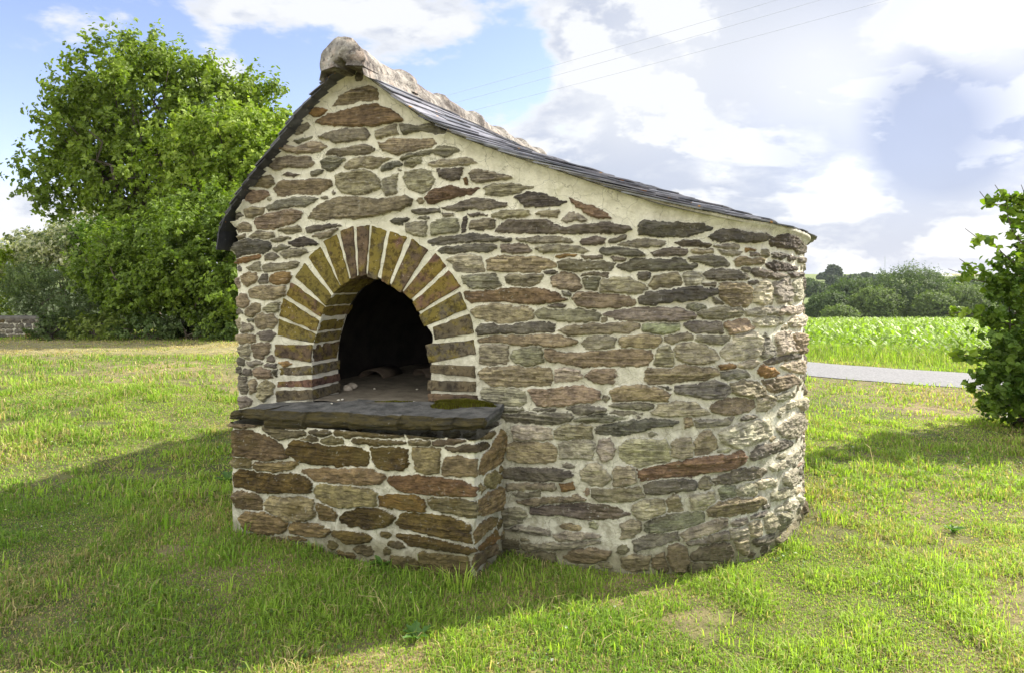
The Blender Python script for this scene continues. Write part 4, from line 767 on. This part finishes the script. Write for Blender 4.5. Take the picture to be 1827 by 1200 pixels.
def bdist(x, y):
    d = np.full(len(x), 9.)
    for i in range(0, len(x), 20000):
        s_ = slice(i, i + 20000); near = y[s_] < 7.5
        if near.any():
            q = np.hypot(x[s_][near][:, None] - EDG[None, ::2, 0], y[s_][near][:, None] - EDG[None, ::2, 1]).min(1); t_ = d[s_]; t_[near] = q; d[s_] = t_
    return d
GN = 1.0
parts = [lawn(int(340000 * GN), 2.0, 4.6, .040, .0050, 1.0), lawn(int(195000 * GN), 4.6, 8.0, .055, .0080, 1.2, .80), lawn(int(172000 * GN), 8.0, 17, .060, .011, .6, .80)]
# taller weeds and coarse clumps at the foot of the walls and here and there
def clumps(n, cx, cy, rad, h, w, c_, lean=.5):
    a_ = rng.random(n) * 6.283; r_ = rad * np.sqrt(rng.random(n)); x = cx + r_ * np.cos(a_); y = cy + r_ * np.sin(a_)
    return blades(x, y, gz(x, y), h * (.5 + .6 * rng.random(n)), np.full(n, w), lean * (.3 + rng.random(n)), a_ + rng.normal(0, .4, n), c_ * (.7 + .6 * rng.random((n, 1))))
for (px, py, n, rad, h) in [(428, 950, 45, .09, .15), (440, 905, 30, .08, .10), (820, 1055, 34, .06, .17), (950, 1045, 16, .08, .14), (760, 1030, 10, .05, .10), (905, 1040, 14, .05, .12), (700, 1010, 12, .05, .08), (1060, 1060, 26, .12, .08), (1180, 1040, 24, .1, .08), (1320, 990, 30, .1, .10), (1390, 960, 18, .07, .10), (300, 935, 40, .12, .11), (340, 980, 30, .1, .08), (415, 1000, 30, .12, .09),
                         (120, 1060, 30, .1, .08), (560, 1120, 24, .1, .07), (1500, 930, 40, .13, .10), (1650, 1000, 40, .15, .09), (1300, 1130, 40, .15, .08), (1120, 1150, 30, .12, .08), (1560, 1120, 40, .14, .09), (1760, 1130, 40, .14, .09), (1000, 1150, 24, .1, .08), (250, 800, 40, .16, .10), (380, 790, 40, .16, .12), (150, 860, 30, .14, .1), (500, 1000, 30, .14, .07)]:
    Y = CH * FP / (py - HY); X = (px - CX) / FP * Y; Y = (CH - float(gz(X, Y))) * FP / (py - HY); X = (px - CX) / FP * Y
    parts.append(clumps(n, X, Y, rad, h, .006, GC['fresh'] if py > 1040 or px > 900 else GC['lush'] * 1.2))
for k in range(170):
    X = rng.uniform(-3.5, 4.5); Y = rng.uniform(2.6, 7.5)
    if pip(np.array([X]), np.array([Y]), foot)[0] or pip(np.array([X]), np.array([Y]), bfoot)[0]: continue
    parts.append(clumps(int(rng.integers(10, 30)), X, Y, rng.uniform(.04, .11), rng.uniform(.05, .10), .006, GC['fresh'] if rng.random() < .6 else GC['lush'], .7))
tag(link('lawn_grass', blade_mesh('lawn_grass', parts), M_GRASS), 'uneven lawn grass with dry patches growing all round the stone oven', 'grass', kind='stuff')
# small clover-like weeds
def leaves(cen, nrm, size, col, aspect=.62, fold=.25):
    """leaf-shaped six-point blades folded along the midrib"""
    n = len(cen); up = rng.normal(0, 1, (n, 3)); t = np.cross(nrm, up); t /= np.linalg.norm(t, axis=1)[:, None] + 1e-9; b = np.cross(nrm, t)
    s_ = size[:, None]; w_ = s_ * aspect * .5; V = np.empty((n, 6, 3), np.float32)
    V[:, 0] = cen - t * s_ * .5; V[:, 1] = cen - t * s_ * .12 + b * w_ + nrm * w_ * fold; V[:, 2] = cen + t * s_ * .22 + b * w_ * .8 + nrm * w_ * fold
    V[:, 3] = cen + t * s_ * .5 - nrm * s_ * .1; V[:, 4] = cen + t * s_ * .22 - b * w_ * .8 + nrm * w_ * fold; V[:, 5] = cen - t * s_ * .12 - b * w_ + nrm * w_ * fold
    k = np.arange(n)[:, None] * 6; return V.reshape(-1, 3), np.concatenate([k + np.array([0, 1, 2, 3]), k + np.array([0, 3, 4, 5])]), np.repeat(col, 6, 0)
def unit(v): return v / (np.linalg.norm(v, axis=-1, keepdims=True) + 1e-9)
x, y = scatter(38000, 2.3, 7.5); m = (vn(x * 2.3, y * 2.3, 71) > .12); x, y = x[m], y[m]; n = len(x)
nr_ = unit(np.stack([rng.normal(0, .45, n), rng.normal(0, .45, n), np.ones(n)], 1)); cc = (np.array((.10, .17, .035)) * (.6 + .8 * rng.random((n, 1))))
w_ = rng.random(n) < .05; cc[w_] = (.6, .62, .55)
v_, f_, c_ = leaves(np.stack([x, y, gz(x, y) + .008 + .028 * rng.random(n)], 1), nr_, .010 + .014 * rng.random(n) ** 2, cc, .8)
tag(link('clover', npmesh('clover', v_, f_, c_, False), M_GRASS), 'small broad leaved clover and daisies scattered through the lawn', 'ground cover', kind='stuff')
# dandelion-like rosettes near the shelf block
def rosette(px, py, k, sz, label, cat='weed'):
    Y = CH * FP / (py - HY); X = (px - CX) / FP * Y; Y = (CH - float(gz(X, Y))) * FP / (py - HY); X = (px - CX) / FP * Y; V = []; F = []
    for i in range(k):
        a = 6.283 * i / k + rng.normal(0, .25); up = rng.uniform(.5, 1.4); L = sz * rng.uniform(.7, 1.1); b0 = len(V)
        for j in range(7):
            t = j / 6; d = L * math.cos(up * (1 - .4 * t)) * t; h = L * math.sin(up * (1 - .45 * t)) * t; w_ = L * .14 * (.35 + 1.0 * math.sin(min(t * 1.1, 1) * 2.9)) * (1 + .35 * (-1) ** j)
            V += [(d * math.cos(a) - w_ * math.sin(a), d * math.sin(a) + w_ * math.cos(a), h + .004 + w_ * .3), (d * math.cos(a), d * math.sin(a), h), (d * math.cos(a) + w_ * math.sin(a), d * math.sin(a) - w_ * math.cos(a), h + .004 + w_ * .3)]
        for j in range(6): q = b0 + 3 * j; F += [(q, q + 1, q + 4, q + 3), (q + 1, q + 2, q + 5, q + 4)]
    c_ = np.tile(np.array((.10, .20, .04)), (len(V), 1)) * .9
    tag(link('weed', npmesh('weed', np.array(V), np.array(F), c_), M_LEAF, None, (X, Y, float(gz(X, Y)))), label, cat)
rosette(682, 1012, 7, .085, 'small dandelion plant with upright toothed leaves at the foot of the shelf block')
rosette(745, 1140, 8, .09, 'flat broad leaved weed in the grass near the bottom edge of the picture')
rosette(405, 855, 7, .10, 'broad leaved weed close to the left end of the shelf block')
rosette(1700, 950, 8, .08, 'sunlit broad leaved weed in the lawn below the round leaved bush')
# ---------------------------------------------------------------- trees and shrubs
def tube(V, F, pts, radii, ns=7):
    pts = [np.array(p, float) for p in pts]; b0 = len(V)
    for i, p in enumerate(pts):
        d = unit(pts[min(i + 1, len(pts) - 1)] - pts[max(i - 1, 0)]); a = np.cross(d, (0, 0, 1.)); a = unit(a) if np.linalg.norm(a) > .1 else np.array((1., 0, 0)); b = np.cross(d, a)
        for j in range(ns): t = 6.283 * j / ns; V.append(p + (a * math.cos(t) + b * math.sin(t)) * radii[i])
    for i in range(len(pts) - 1):
        for j in range(ns): k = (j + 1) % ns; F.append((b0 + i * ns + j, b0 + i * ns + k, b0 + (i + 1) * ns + k, b0 + (i + 1) * ns + j))
def limb(V, F, a, b, r0, r1, wob=.12, n=6):
    a = np.array(a, float); b = np.array(b, float); L = np.linalg.norm(b - a); P = []
    for i in range(n + 1): t = i / n; P.append(a + (b - a) * t + (rng.normal(0, 1, 3) * wob * L * .3 * math.sin(3.14 * t)) + np.array((0, 0, -.10 * L * math.sin(3.14 * t) * 0)))
    tube(V, F, P, [r0 + (r1 - r0) * i / n for i in range(n + 1)]); return P
def make_tree(name, label, cat, base, blobs, dens, leaf, cols, trunk=None, group=None, aspect=.62, mat=None, sprigs=.25, clump=.35, upb=.35, flower=None, trunk_r=.18, stems=0, inner=.75, whole=False, sub=0, twig=1.0):
    """blobs: (x,y,z,rx,ry,rz) crown masses; leaf clumps are spread through their outer volume"""
    if sub:
        nb = []
        for (bx, by, bz, rx, ry, rz) in blobs:
            nb.append((bx, by, bz, rx * .72, ry * .72, rz * .72))
            for _ in range(sub):
                d = unit(rng.normal(0, 1, 3)); k = rng.uniform(.24, .46); q = rng.uniform(.68, .95); nb.append((bx + d[0] * rx * q, by + d[1] * ry * q, bz + d[2] * rz * q, rx * k, ry * k, rz * k * .8))
        blobs = nb
    base = np.array(base, float); CEN = []; OUT = []; WT = []
    for (bx, by, bz, rx, ry, rz) in blobs:
        n = int(dens * (rx * ry + ry * rz + rx * rz)); d = unit(rng.normal(0, 1, (n, 3))); rr = inner + (1.04 - inner) * rng.random(n) ** .7
        lump = 1 + .22 * fbm(np.arctan2(d[:, 1], d[:, 0]) * 1.6 + bx, d[:, 2] * 2.2 + bz, 81, 3)
        e = rng.random(n) < sprigs; rr = np.where(e, rr + .16 * rng.random(n), rr)
        CEN.append(np.array((bx, by, bz)) + d * (rr * lump)[:, None] * (rx, ry, rz)); OUT.append(d)
    CEN = np.concatenate(CEN); OUT = np.concatenate(OUT); keep = np.ones(len(CEN), bool)
    for (bx, by, bz, rx, ry, rz) in blobs: q = (((CEN - (bx, by, bz)) / (rx, ry, rz)) ** 2).sum(1); keep &= q > (inner - .2) ** 2
    keep &= CEN[:, 2] > base[2] + .05; CEN, OUT = CEN[keep], OUT[keep]
    per = 26; n = len(CEN) * per; c0 = np.repeat(CEN, per, 0); o0 = np.repeat(OUT, per, 0)
    cs = np.repeat(clump * (.6 + .8 * rng.random(len(CEN))), per)[:, None]; tw = unit(o0 + np.repeat(unit(rng.normal(0, 1, (len(CEN), 3))), per, 0) * .8 + (0, 0, .25)); off = tw * (rng.random((n, 1)) * 2.1 - .7) * cs * twig + unit(rng.normal(0, 1, (n, 3))) * rng.random((n, 1)) * cs * .42
    P = c0 + off + o0 * 0; nr = unit(unit(off) * .5 + o0 * .6 + rng.normal(0, .55, (n, 3)) + (0, 0, upb))
    cl_ = np.repeat(rng.random(len(CEN)), per)[:, None]; ca, cb = np.array(cols[0]), np.array(cols[1]); k = np.clip(cl_ * .6 + rng.random((n, 1)) * .5, 0, 1); C = (ca * (1 - k) + cb * k) * (.8 + .4 * rng.random((n, 1)))
    if flower: f_ = (np.repeat(rng.random(len(CEN)) < flower[0], per) & (rng.random(n) < .7)); C[f_] = np.array(flower[1]) * (.75 + .35 * rng.random((f_.sum(), 1)))
    V, Fq, Cc = leaves(P - base, nr, leaf * (.55 + .75 * rng.random(n)), C, aspect)
    me = npmesh(name + '_crown', V, Fq, Cc, False)
    if whole:
        o = link(name, me, mat or M_LEAF, None, tuple(base)); return tag(o, label, cat, group)
    T = empty(name, tuple(base)); tag(T, label, cat, group)
    o = bpy.data.objects.new('crown' if not stems else 'leaves', me); COL.objects.link(o); me.materials.append(mat or M_LEAF); o.parent = T
    V = []; F = []
    if trunk is not None:
        top = np.array(trunk, float) - base; tube(V, F, [(0, 0, -.3), top * .3 + (.05, 0, 0), top * .65, top], [trunk_r * 1.25, trunk_r, trunk_r * .8, trunk_r * .6], 9)
        idx = rng.choice(len(CEN), min(46, len(CEN)), False)
        for j, i in enumerate(idx):
            st_ = top * rng.uniform(.55, 1.0); e = CEN[i] - base; P_ = limb(V, F, st_, e, trunk_r * .30, .012, .25)
            for q in range(2):
                m_ = P_[3 + q]; limb(V, F, m_, m_ + (CEN[rng.integers(len(CEN))] - base - m_) * .25 + rng.normal(0, .2, 3), trunk_r * .12, .008, .2, 4)
    for j in range(stems):
        e = CEN[rng.integers(len(CEN))] - base; a = rng.random() * 6.283; limb(V, F, (rng.normal(0, .12), rng.normal(0, .12), -.1), e, .022, .005, .3)
    if V:
        o = bpy.data.objects.new('trunk' if trunk is not None else 'stems', npmesh('wood', np.array(V), np.array(F))); COL.objects.link(o); o.data.materials.append(M_BARK); o.parent = T
    return T
def at(px, py, D): return ((px - CX) / FP * D, D, CH - (py - HY) / FP * D)
def blob(px, py, D, rpx, rpy, dr=None): x, y, z = at(px, py, D); k = D / FP; return (x, y, z, rpx * k, (dr if dr else (rpx + rpy) / 2 * k), rpy * k)
def foot_at(px, D, dz=0.): x = (px - CX) / FP * D; return (x, D, float(gz(x, D)) + dz)
G1 = ((.10, .155, .018), (.215, .285, .034)); G2 = ((.15, .23, .025), (.27, .34, .045)); G3 = ((.035, .075, .014), (.075, .13, .022)); G4 = ((.05, .075, .03), (.10, .13, .05))
make_tree('broadleaf_tree', 'tallest tree with ragged spreading crown behind the hedge, left of the oven', 'tree', foot_at(270, 20),
          [blob(270, 190, 20, 130, 100), blob(165, 240, 20, 82, 80), blob(130, 320, 20, 60, 70), blob(235, 330, 20, 120, 80), blob(370, 200, 20.3, 90, 70), blob(450, 215, 20.5, 60, 60), blob(250, 118, 20, 50, 42), blob(335, 140, 20, 58, 42)], 23, .14, G1, sub=18,
          trunk=(foot_at(270, 20)[0], 20, 4.2), sprigs=.35, clump=.36, trunk_r=.22)
make_tree('broadleaf_tree', 'bright yellow green tree close against the left edge of the slate roof', 'tree', foot_at(410, 17.5),
          [blob(400, 270, 17.5, 110, 75), blob(455, 320, 17.3, 95, 80), blob(350, 310, 17.4, 75, 60), blob(430, 240, 17.6, 75, 45)], 40, .125, G2, sub=9, trunk=(foot_at(410, 17.5)[0], 17.5, 2.5), sprigs=.35, clump=.30, trunk_r=.12)
make_tree('shrub', 'big dark green rounded shrub in the hedge right behind the left corner of the oven', 'shrub', foot_at(330, 14.6),
          [blob(320, 470, 14.6, 120, 95), blob(400, 480, 14.2, 100, 130), blob(240, 490, 14.8, 85, 80), blob(370, 385, 14.9, 75, 45), blob(480, 430, 14.8, 100, 100)], 100, .085, ((.08, .135, .016), (.18, .25, .03)), sub=13, stems=22, sprigs=.25, clump=.20)
make_tree('shrub', 'shrub with creamy white and grey green leaves behind the dark feathery bush', 'shrub', foot_at(95, 16.5),
          [blob(110, 455, 16.5, 90, 55), blob(40, 475, 16.6, 60, 50), blob(160, 440, 16.4, 60, 40)], 110, .09, ((.14, .18, .08), (.24, .27, .14)), stems=8, sub=6, clump=.2, flower=(.75, (.66, .64, .48)))
make_tree('shrub', 'fresh light green bush rising between the cream leaved shrub and the big dark shrub', 'shrub', foot_at(180, 15.8), [blob(185, 430, 15.8, 45, 30), blob(150, 425, 15.9, 25, 20)], 100, .08, ((.11, .2, .02), (.2, .3, .03)), stems=5, clump=.18)
make_tree('shrub', 'dark feathery fine leaved bush above the low stone wall on the far left', 'shrub', foot_at(105, 14.9),
          [blob(110, 525, 14.9, 85, 58), blob(50, 525, 15.0, 45, 50), blob(180, 540, 14.7, 60, 60)], 170, .055, ((.06, .095, .035), (.12, .16, .06)), sub=5, stems=10, clump=.16, aspect=.3)
make_tree('shrub', 'yellow green bush cut off by the left edge of the picture', 'shrub', foot_at(-25, 15.5), [blob(-22, 505, 15.5, 35, 60)], 100, .08, ((.18, .26, .02), (.30, .36, .03)), stems=5, clump=.18)
for i, (px, py, rx, ry, c_, lb) in enumerate([(92, 588, 34, 26, ((.05, .08, .02), (.11, .15, .05)), 'dark leafy clump at the right end of the low stone wall'), (175, 592, 42, 26, ((.12, .17, .03), (.2, .24, .05)), 'low weedy plant with pale spikes in front of the feathery bush'), (260, 592, 45, 24, ((.07, .12, .03), (.12, .17, .05)), 'low leafy undergrowth clump at the lawn edge below the big dark shrub'),
                                               (345, 590, 50, 26, ((.06, .10, .025), (.11, .15, .05)), 'low leafy undergrowth clump at the lawn edge, next to the oven wall'), (415, 585, 45, 32, ((.06, .11, .02), (.12, .17, .04)), 'undergrowth clump half hidden by the left corner of the oven')]):
    make_tree('undergrowth', lb, 'undergrowth', foot_at(px, 13.9), [blob(px, py, 13.9, rx, ry)], 240, .07, c_, stems=8, clump=.14, sprigs=.5)
# retaining wall behind the lawn, far left
RWs = np.arange(0, 9.5, .012); base_ = np.array([((-230 - CX) / FP * 14.3, 14.3), ((72 - CX) / FP * 14.1, 14.1)]); Pp, Ss = resample(base_, .05); nn_ = np.tile(np.array((.06, -1.0)), (len(Pp), 1))
RP = Plan(Pp, Ss, nn_, 0, Ss[-1]); zb_ = float(gz(-10, 14.9)); cw = courses(0, Ss[-1], zb_ - .1, zb_ + .42, 9, 'kkKdB')  # dark stone palette: the bush's shade is put into the wall's colour
q = masonry(RP, np.arange(0, Ss[-1], .015), np.arange(zb_ - .2, zb_ + .41, .015), {}, cw, lambda a, b: a * 0 + 1, None, None, None, None, 0, 12)
# close its top and back
rw = tag(link('stone_wall', npmesh('stone_wall', q[0], q[1], q[2], True, dict(stone=q[3], dirt=q[4])), M_WALL), 'low dry stone wall under the feathery bush at the far left of the lawn', 'wall')
V = []; F = []; 
for i in range(60):
    t = i / 59; p = base_[0] + (base_[1] - base_[0]) * t
    for (dy, z) in ((-.03, .39), (-.04, .44), (.15, .46 + .02 * vn(t * 40, 3, 1)), (.40, .44), (.42, -.3)): V.append((p[0], p[1] + dy, zb_ + z + .015 * float(vn(t * 60, dy * 5, 2))))
ii = np.arange(59)[:, None] * 5 + np.arange(4)[None]; link('coping', npmesh('coping', np.array(V), np.stack([ii, ii + 5, ii + 6, ii + 1], -1).reshape(-1, 4)), simple('coping_stone', (.07, .065, .055), (.14, .13, .11), 6), rw)

# hazel bush at the right
bx = foot_at(1850, 7.6)
HC = ((.045, .10, .012), (.13, .20, .022))
make_tree('hazel_bush', 'round leaved dark green hazel bush at the right edge of the lawn', 'bush', bx,
          [blob(1890, 560, 7.6, 110, 150), blob(1915, 440, 7.8, 105, 80), blob(1800, 625, 7.4, 48, 60), blob(1865, 690, 7.4, 95, 65), blob(1850, 740, 7.4, 85, 40), blob(1790, 540, 7.4, 45, 40), blob(1775, 690, 7.3, 30, 35)], 120, .064, HC, stems=26, sub=7, aspect=.9, sprigs=.3, clump=.11, upb=.6, inner=.5)
V = []; F = []; P = []; 
for (px, py, px2, py2) in [(1800, 430, 1748, 342), (1810, 400, 1775, 330), (1800, 470, 1722, 408), (1790, 520, 1692, 480), (1800, 500, 1712, 462), (1770, 600, 1692, 640), (1770, 560, 1690, 560), (1790, 650, 1722, 690), (1790, 690, 1738, 725), (1800, 380, 1822, 330), (1830, 390, 1800, 345)]:
    a = np.array(at(px + 40, py + 20, 7.6)); b = np.array(at(px2, py2, 7.4)); a_ = a - bx; b_ = b - bx; pts = limb(V, F, a_, b_, .010, .003, .15)
    for k in range(46):
        t = rng.uniform(.25, 1.0); q = pts[int(t * 6)] + rng.normal(0, .05, 3) * (1.2 - .5 * t); P.append(q)
P = np.array(P); n = len(P); nr = unit(rng.normal(0, .6, (n, 3)) + (0, -.2, .7)); k = rng.random((n, 1)); C = np.array((.09, .16, .015)) * (1 - k) + np.array((.22, .30, .03)) * k
v_, f_, c_ = leaves(P, nr, .065 + .055 * rng.random(n), C, .88)
hz = [o for o in COL.objects if o.name.startswith('hazel_bush')][0]
o = bpy.data.objects.new('hanging_leaves', npmesh('hanging_leaves', v_, f_, c_, False)); COL.objects.link(o); o.data.materials.append(M_LEAF); o.parent = hz
o = bpy.data.objects.new('branches', npmesh('branches', np.array(V), np.array(F))); COL.objects.link(o); o.data.materials.append(M_BARK); o.parent = hz

# ---------------------------------------------------------------- beyond the lane: verge grass, maize, trees of the valley
n = 90000; x = rng.uniform(1.5, 26, n); y = 9 + 9.5 * rng.random(n); d = road_d(x, y); side = y > np.interp(x, RC[::-1, 0], RC[::-1, 1]); k = (d > 1.0) & (d < 3.9) & side; x, y, d = x[k], y[k], d[k]; n = len(x)
t_ = sst(d, 1.2, 2.2); h = .08 + .22 * t_ * (.6 + .6 * rng.random(n)); c_ = grass_cols(x, y, n) * .55 + (.12, .17, .025); pale = (rng.random(n) < .12 * t_); c_[pale] = np.array((.36, .33, .22)) * (.7 + .5 * rng.random((pale.sum(), 1)))
tag(link('verge_grass', blade_mesh('verge_grass', [blades(x, y, gz(x, y), h, .008 + .004 * rng.random(n), np.abs(rng.normal(.5, .6, n)), rng.random(n) * 6.28, c_)]), M_GRASS), 'taller seeding grass on the verge between the lane and the maize', 'grass', kind='stuff')
# maize: rows of plants with long arching leaves
PV, PQ, PC = [], [], []; off = 0; rows = []
yy = 15.6
for r_ in range(60):
    d0 = r_ * .75
    xs = np.arange(2, 46 + r_ * .9, .20 if r_ < 16 else .34); xs = xs + rng.normal(0, .03, len(xs)); ys = np.interp(xs, RC[::-1, 0], RC[::-1, 1]); ys = np.maximum(ys, 6) + 3.3 + d0 + rng.normal(0, .05, len(xs)); k = (ys < 75) & (np.abs(xs / ys) < .95) & (xs / ys > .10); rows.append(np.stack([xs[k], ys[k]], 1))
PT = np.concatenate(rows); n = len(PT)
nl = 7
for l in range(nl):
    a = rng.random(n) * 6.283; ht = .56 * (.8 + .4 * rng.random(n)); z0 = gz(PT[:, 0], PT[:, 1]) + ht * (.15 + .75 * l / nl); L = .46 * (.7 + .5 * rng.random(n)) * (1 - .35 * (l / nl)); w_ = .06
    V = np.empty((n, 8, 3), np.float32); up = .55 + .5 * (l / nl)
    for j, t in enumerate((0, .35, .7, 1.0)):
        r_ = L * t * (1 - .15 * t); zz_ = z0 + L * (up * t * 1.3 - 1.15 * t * t); ww = w_ * (.5, 1, .8, .08)[j] / 2
        V[:, 2 * j] = np.stack([PT[:, 0] + r_ * np.cos(a) - ww * np.sin(a), PT[:, 1] + r_ * np.sin(a) + ww * np.cos(a), zz_], 1); V[:, 2 * j + 1] = np.stack([PT[:, 0] + r_ * np.cos(a) + ww * np.sin(a), PT[:, 1] + r_ * np.sin(a) - ww * np.cos(a), zz_], 1)
    b = np.arange(n)[:, None] * 8 + off; PQ.append(np.concatenate([b + np.array([2 * j, 2 * j + 1, 2 * j + 3, 2 * j + 2]) for j in range(3)])); off += n * 8
    PV.append(V.reshape(-1, 3)); PC.append(np.repeat(np.array((.21, .31, .035)) * (.7 + .7 * rng.random((n, 1))), 8, 0))
tag(link('maize_crop', npmesh('maize_crop', np.concatenate(PV), np.concatenate(PQ), np.concatenate(PC), False), M_LEAF), 'field of young bright green maize beyond the lane, right of the oven', 'crop', kind='stuff')
FT = ((.05, .085, .028), (.105, .15, .045)); FT2 = ((.085, .13, .035), (.15, .20, .055))
def far_tree(px, ytop, ybot, wpx, D, cols, label, cat='tree', name='field_tree', group=None, dens=5.0, blobs=None):
    k = D / FP; x = (px - CX) * k; zt = CH - (ytop - HY) * k; zb = CH - (ybot - HY) * k; h = zt - zb; rw_ = wpx / 2 * k
    bl = [(x, D, zb + h * .50, rw_, rw_, h * .50), (x - rw_ * .45, D, zb + h * .38, rw_ * .6, rw_ * .6, h * .34), (x + rw_ * .45, D - rw_ * .2, zb + h * .36, rw_ * .62, rw_ * .6, h * .34)]
    g = float(gz(x, D)); sc_ = max(h, rw_) 
    make_tree(name, label, cat, (x, D, min(g, zb)), bl, 2600 / (3 * rw_ * (rw_ + h * .5)) * (1 if D < 200 else .45), max(.16, D / 430), cols, trunk=(x, D, zb + h * .35), group=group, clump=max(.5, sc_ * .11), sprigs=.2, trunk_r=sc_ * .035, whole=(D > 250))
L_ = [(1478, 528, 580, 70, 118, FT, 'small dark round tree at the left end of the tree belt'), (1525, 505, 575, 90, 128, FT, 'dark tree in the belt beyond the maize, second from the oven'),
      (1500, 552, 578, 46, 110, FT2, 'pale low bush in front of the dark trees in the belt'), (1562, 520, 580, 76, 116, FT2, 'mid green rounded tree in the middle of the belt, left of the tallest tree'),
      (1625, 487, 582, 120, 122, FT, 'tallest and broadest tree of the belt beyond the maize'), (1590, 512, 580, 60, 119, FT, 'narrow dark tree tucked against the left side of the tallest belt tree'),
      (1668, 528, 584, 66, 112, FT2, 'low light green tree at the right foot of the tallest belt tree'), (1722, 518, 590, 76, 114, FT2, 'light green rounded tree just left of the hazel bush'),
      (1695, 505, 585, 60, 135, FT, 'dark tree showing behind the light green ones near the hazel bush'), (1775, 505, 590, 90, 130, FT, 'dark tree of the belt seen through the edge of the hazel bush'),
      (1452, 505, 530, 44, 250, FT, 'small dark clump of trees just clear of the oven wall, on the far slope'), (1440, 500, 525, 30, 290, FT, 'tiny tree right against the oven wall on the far slope')]
for l in L_: far_tree(*l)
SK = [(1487, 476, 502, 22, 360, 'tall round tree standing alone on the skyline near the oven'), (1468, 489, 504, 16, 380, 'small round tree on the skyline, left of the tall round one'), (1488, 494, 515, 24, 300, 'pale tree below the tall round skyline tree'),
      (1520, 493, 520, 40, 290, 'dark bushy tree on the far slope left of the mast'), (1545, 489, 512, 26, 330, 'pointed dark tree on the skyline left of the mast'), (1566, 492, 508, 26, 360, 'low tree on the skyline beside the foot of the mast'),
      (1598, 490, 505, 24, 400, 'low dark tree on the skyline just right of the mast'), (1667, 488, 502, 18, 400, 'small round tree standing alone on the skyline right of the tallest belt tree'), (1740, 500, 525, 60, 300, 'wide grey green tree on the far slope left of the hazel bush'),
      (1712, 497, 518, 40, 330, 'dark tree on the far slope beside the farm building'), (1790, 494, 520, 60, 310, 'wide tree on the far slope hidden behind the hazel bush'), (1630, 492, 503, 30, 420, 'low skyline tree showing above the tallest belt tree')]
FB = ((.06, .085, .055), (.09, .12, .07))
for (px, yt, yb, w_, D, lb) in SK: far_tree(px, yt, yb, w_, D, FB, lb, 'tree', 'skyline_tree')
# farm building, mast
def box(V, F, x0, x1, y0, y1, z0, z1):
    b = len(V); V += [(x0, y0, z0), (x1, y0, z0), (x1, y1, z0), (x0, y1, z0), (x0, y0, z1), (x1, y0, z1), (x1, y1, z1), (x0, y1, z1)]; F += [(b, b + 3, b + 2, b + 1), (b + 4, b + 5, b + 6, b + 7), (b, b + 1, b + 5, b + 4), (b + 1, b + 2, b + 6, b + 5), (b + 2, b + 3, b + 7, b + 6), (b + 3, b, b + 4, b + 7)]
D = 430; k = D / FP; x0, x1 = (1680 - CX) * k, (1704 - CX) * k; z0, z1 = CH - (503 - HY) * k, CH - (496 - HY) * k
fb = empty('farm_building', ((x0 + x1) / 2, D, z0)); tag(fb, 'long low farm building with pale roof, tiny on the far skyline', 'building'); V = []; F = []; box(V, F, x0, x1, D, D + 9, z0 - 3, z1)
link('wall', npmesh('w', np.array(V), np.array(F), None, False), simple('farm_wall', (.45, .43, .4), (.5, .48, .45)), fb)
V = [(x0 - .4, D - .4, z1), (x1 + .4, D - .4, z1), (x1 + .4, D + 4.5, z1 + 2.1), (x0 - .4, D + 4.5, z1 + 2.1), (x1 + .4, D + 9.4, z1), (x0 - .4, D + 9.4, z1)]; link('roof', npmesh('r', np.array(V), [np.array([(0, 1, 2, 3), (3, 2, 4, 5)]), np.array([(0, 3, 5), (1, 4, 2)])], None, False), simple('farm_roof', (.5, .5, .52), (.6, .6, .62)), fb)
V = []; F = []; D = 600; k = D / FP; mx_ = (1579 - CX) * k; zt = CH - (458 - HY) * k; tube(V, F, [(mx_, D, -4), (mx_, D, zt * .5), (mx_, D, zt)], [.42, .34, .2], 6)
for z in np.arange(4, zt - 2, 4): tube(V, F, [(mx_ - .5, D, z), (mx_ + .5, D, z)], [.08, .08], 4)
tag(link('radio_mast', npmesh('radio_mast', np.array(V), np.array(F), None, False), M_WIRE), 'thin tall grey mast rising from the trees on the skyline', 'mast')
# overhead lines
for i, (p, q, lb) in enumerate([((350, 287), (1500, -34), 'uppermost of the three overhead wires crossing the sky above the roof'), ((350, 300), (1560, -28), 'middle of the three overhead wires crossing the sky above the roof'), ((350, 300 + 15), (1680, -26), 'lowest of the three overhead wires crossing the sky above the roof')]):
    a = np.array(at(p[0], p[1], 38 - i)); b = np.array(at(q[0], q[1], 24 - i * .5)); V = []; F = []; pts = []
    for j in range(41): t = j / 40; c_ = a + (b - a) * t; c_[2] -= .9 * 4 * t * (1 - t) * .25; pts.append(c_)
    d_ = pts[-1] - pts[-2]; pts.append(pts[-1] + d_ * 12); tube(V, F, pts, [.0055] * len(pts), 5)
    tag(link('overhead_wire', npmesh('overhead_wire', np.array(V), np.array(F)), M_WIRE), lb, 'wire')

# summer haze over the valley
V = []; F = []; box(V, F, -1650, 1950, -400, 2700, -12, 26)
m = bpy.data.materials.new('haze_air'); m.use_nodes = True; t = NT(m.node_tree); t.n.clear(); o_ = t.new('ShaderNodeOutputMaterial'); v_ = t.new('ShaderNodeVolumePrincipled'); v_.inputs['Color'].default_value = (.86, .92, 1, 1); v_.inputs['Density'].default_value = .00011; v_.inputs['Anisotropy'].default_value = .2
t.l.new(v_.outputs[0], o_.inputs['Volume']); tag(link('haze', npmesh('haze', np.array(V), np.array(F), None, False), m), 'thin pale summer haze lying over the valley', 'haze', kind='stuff')
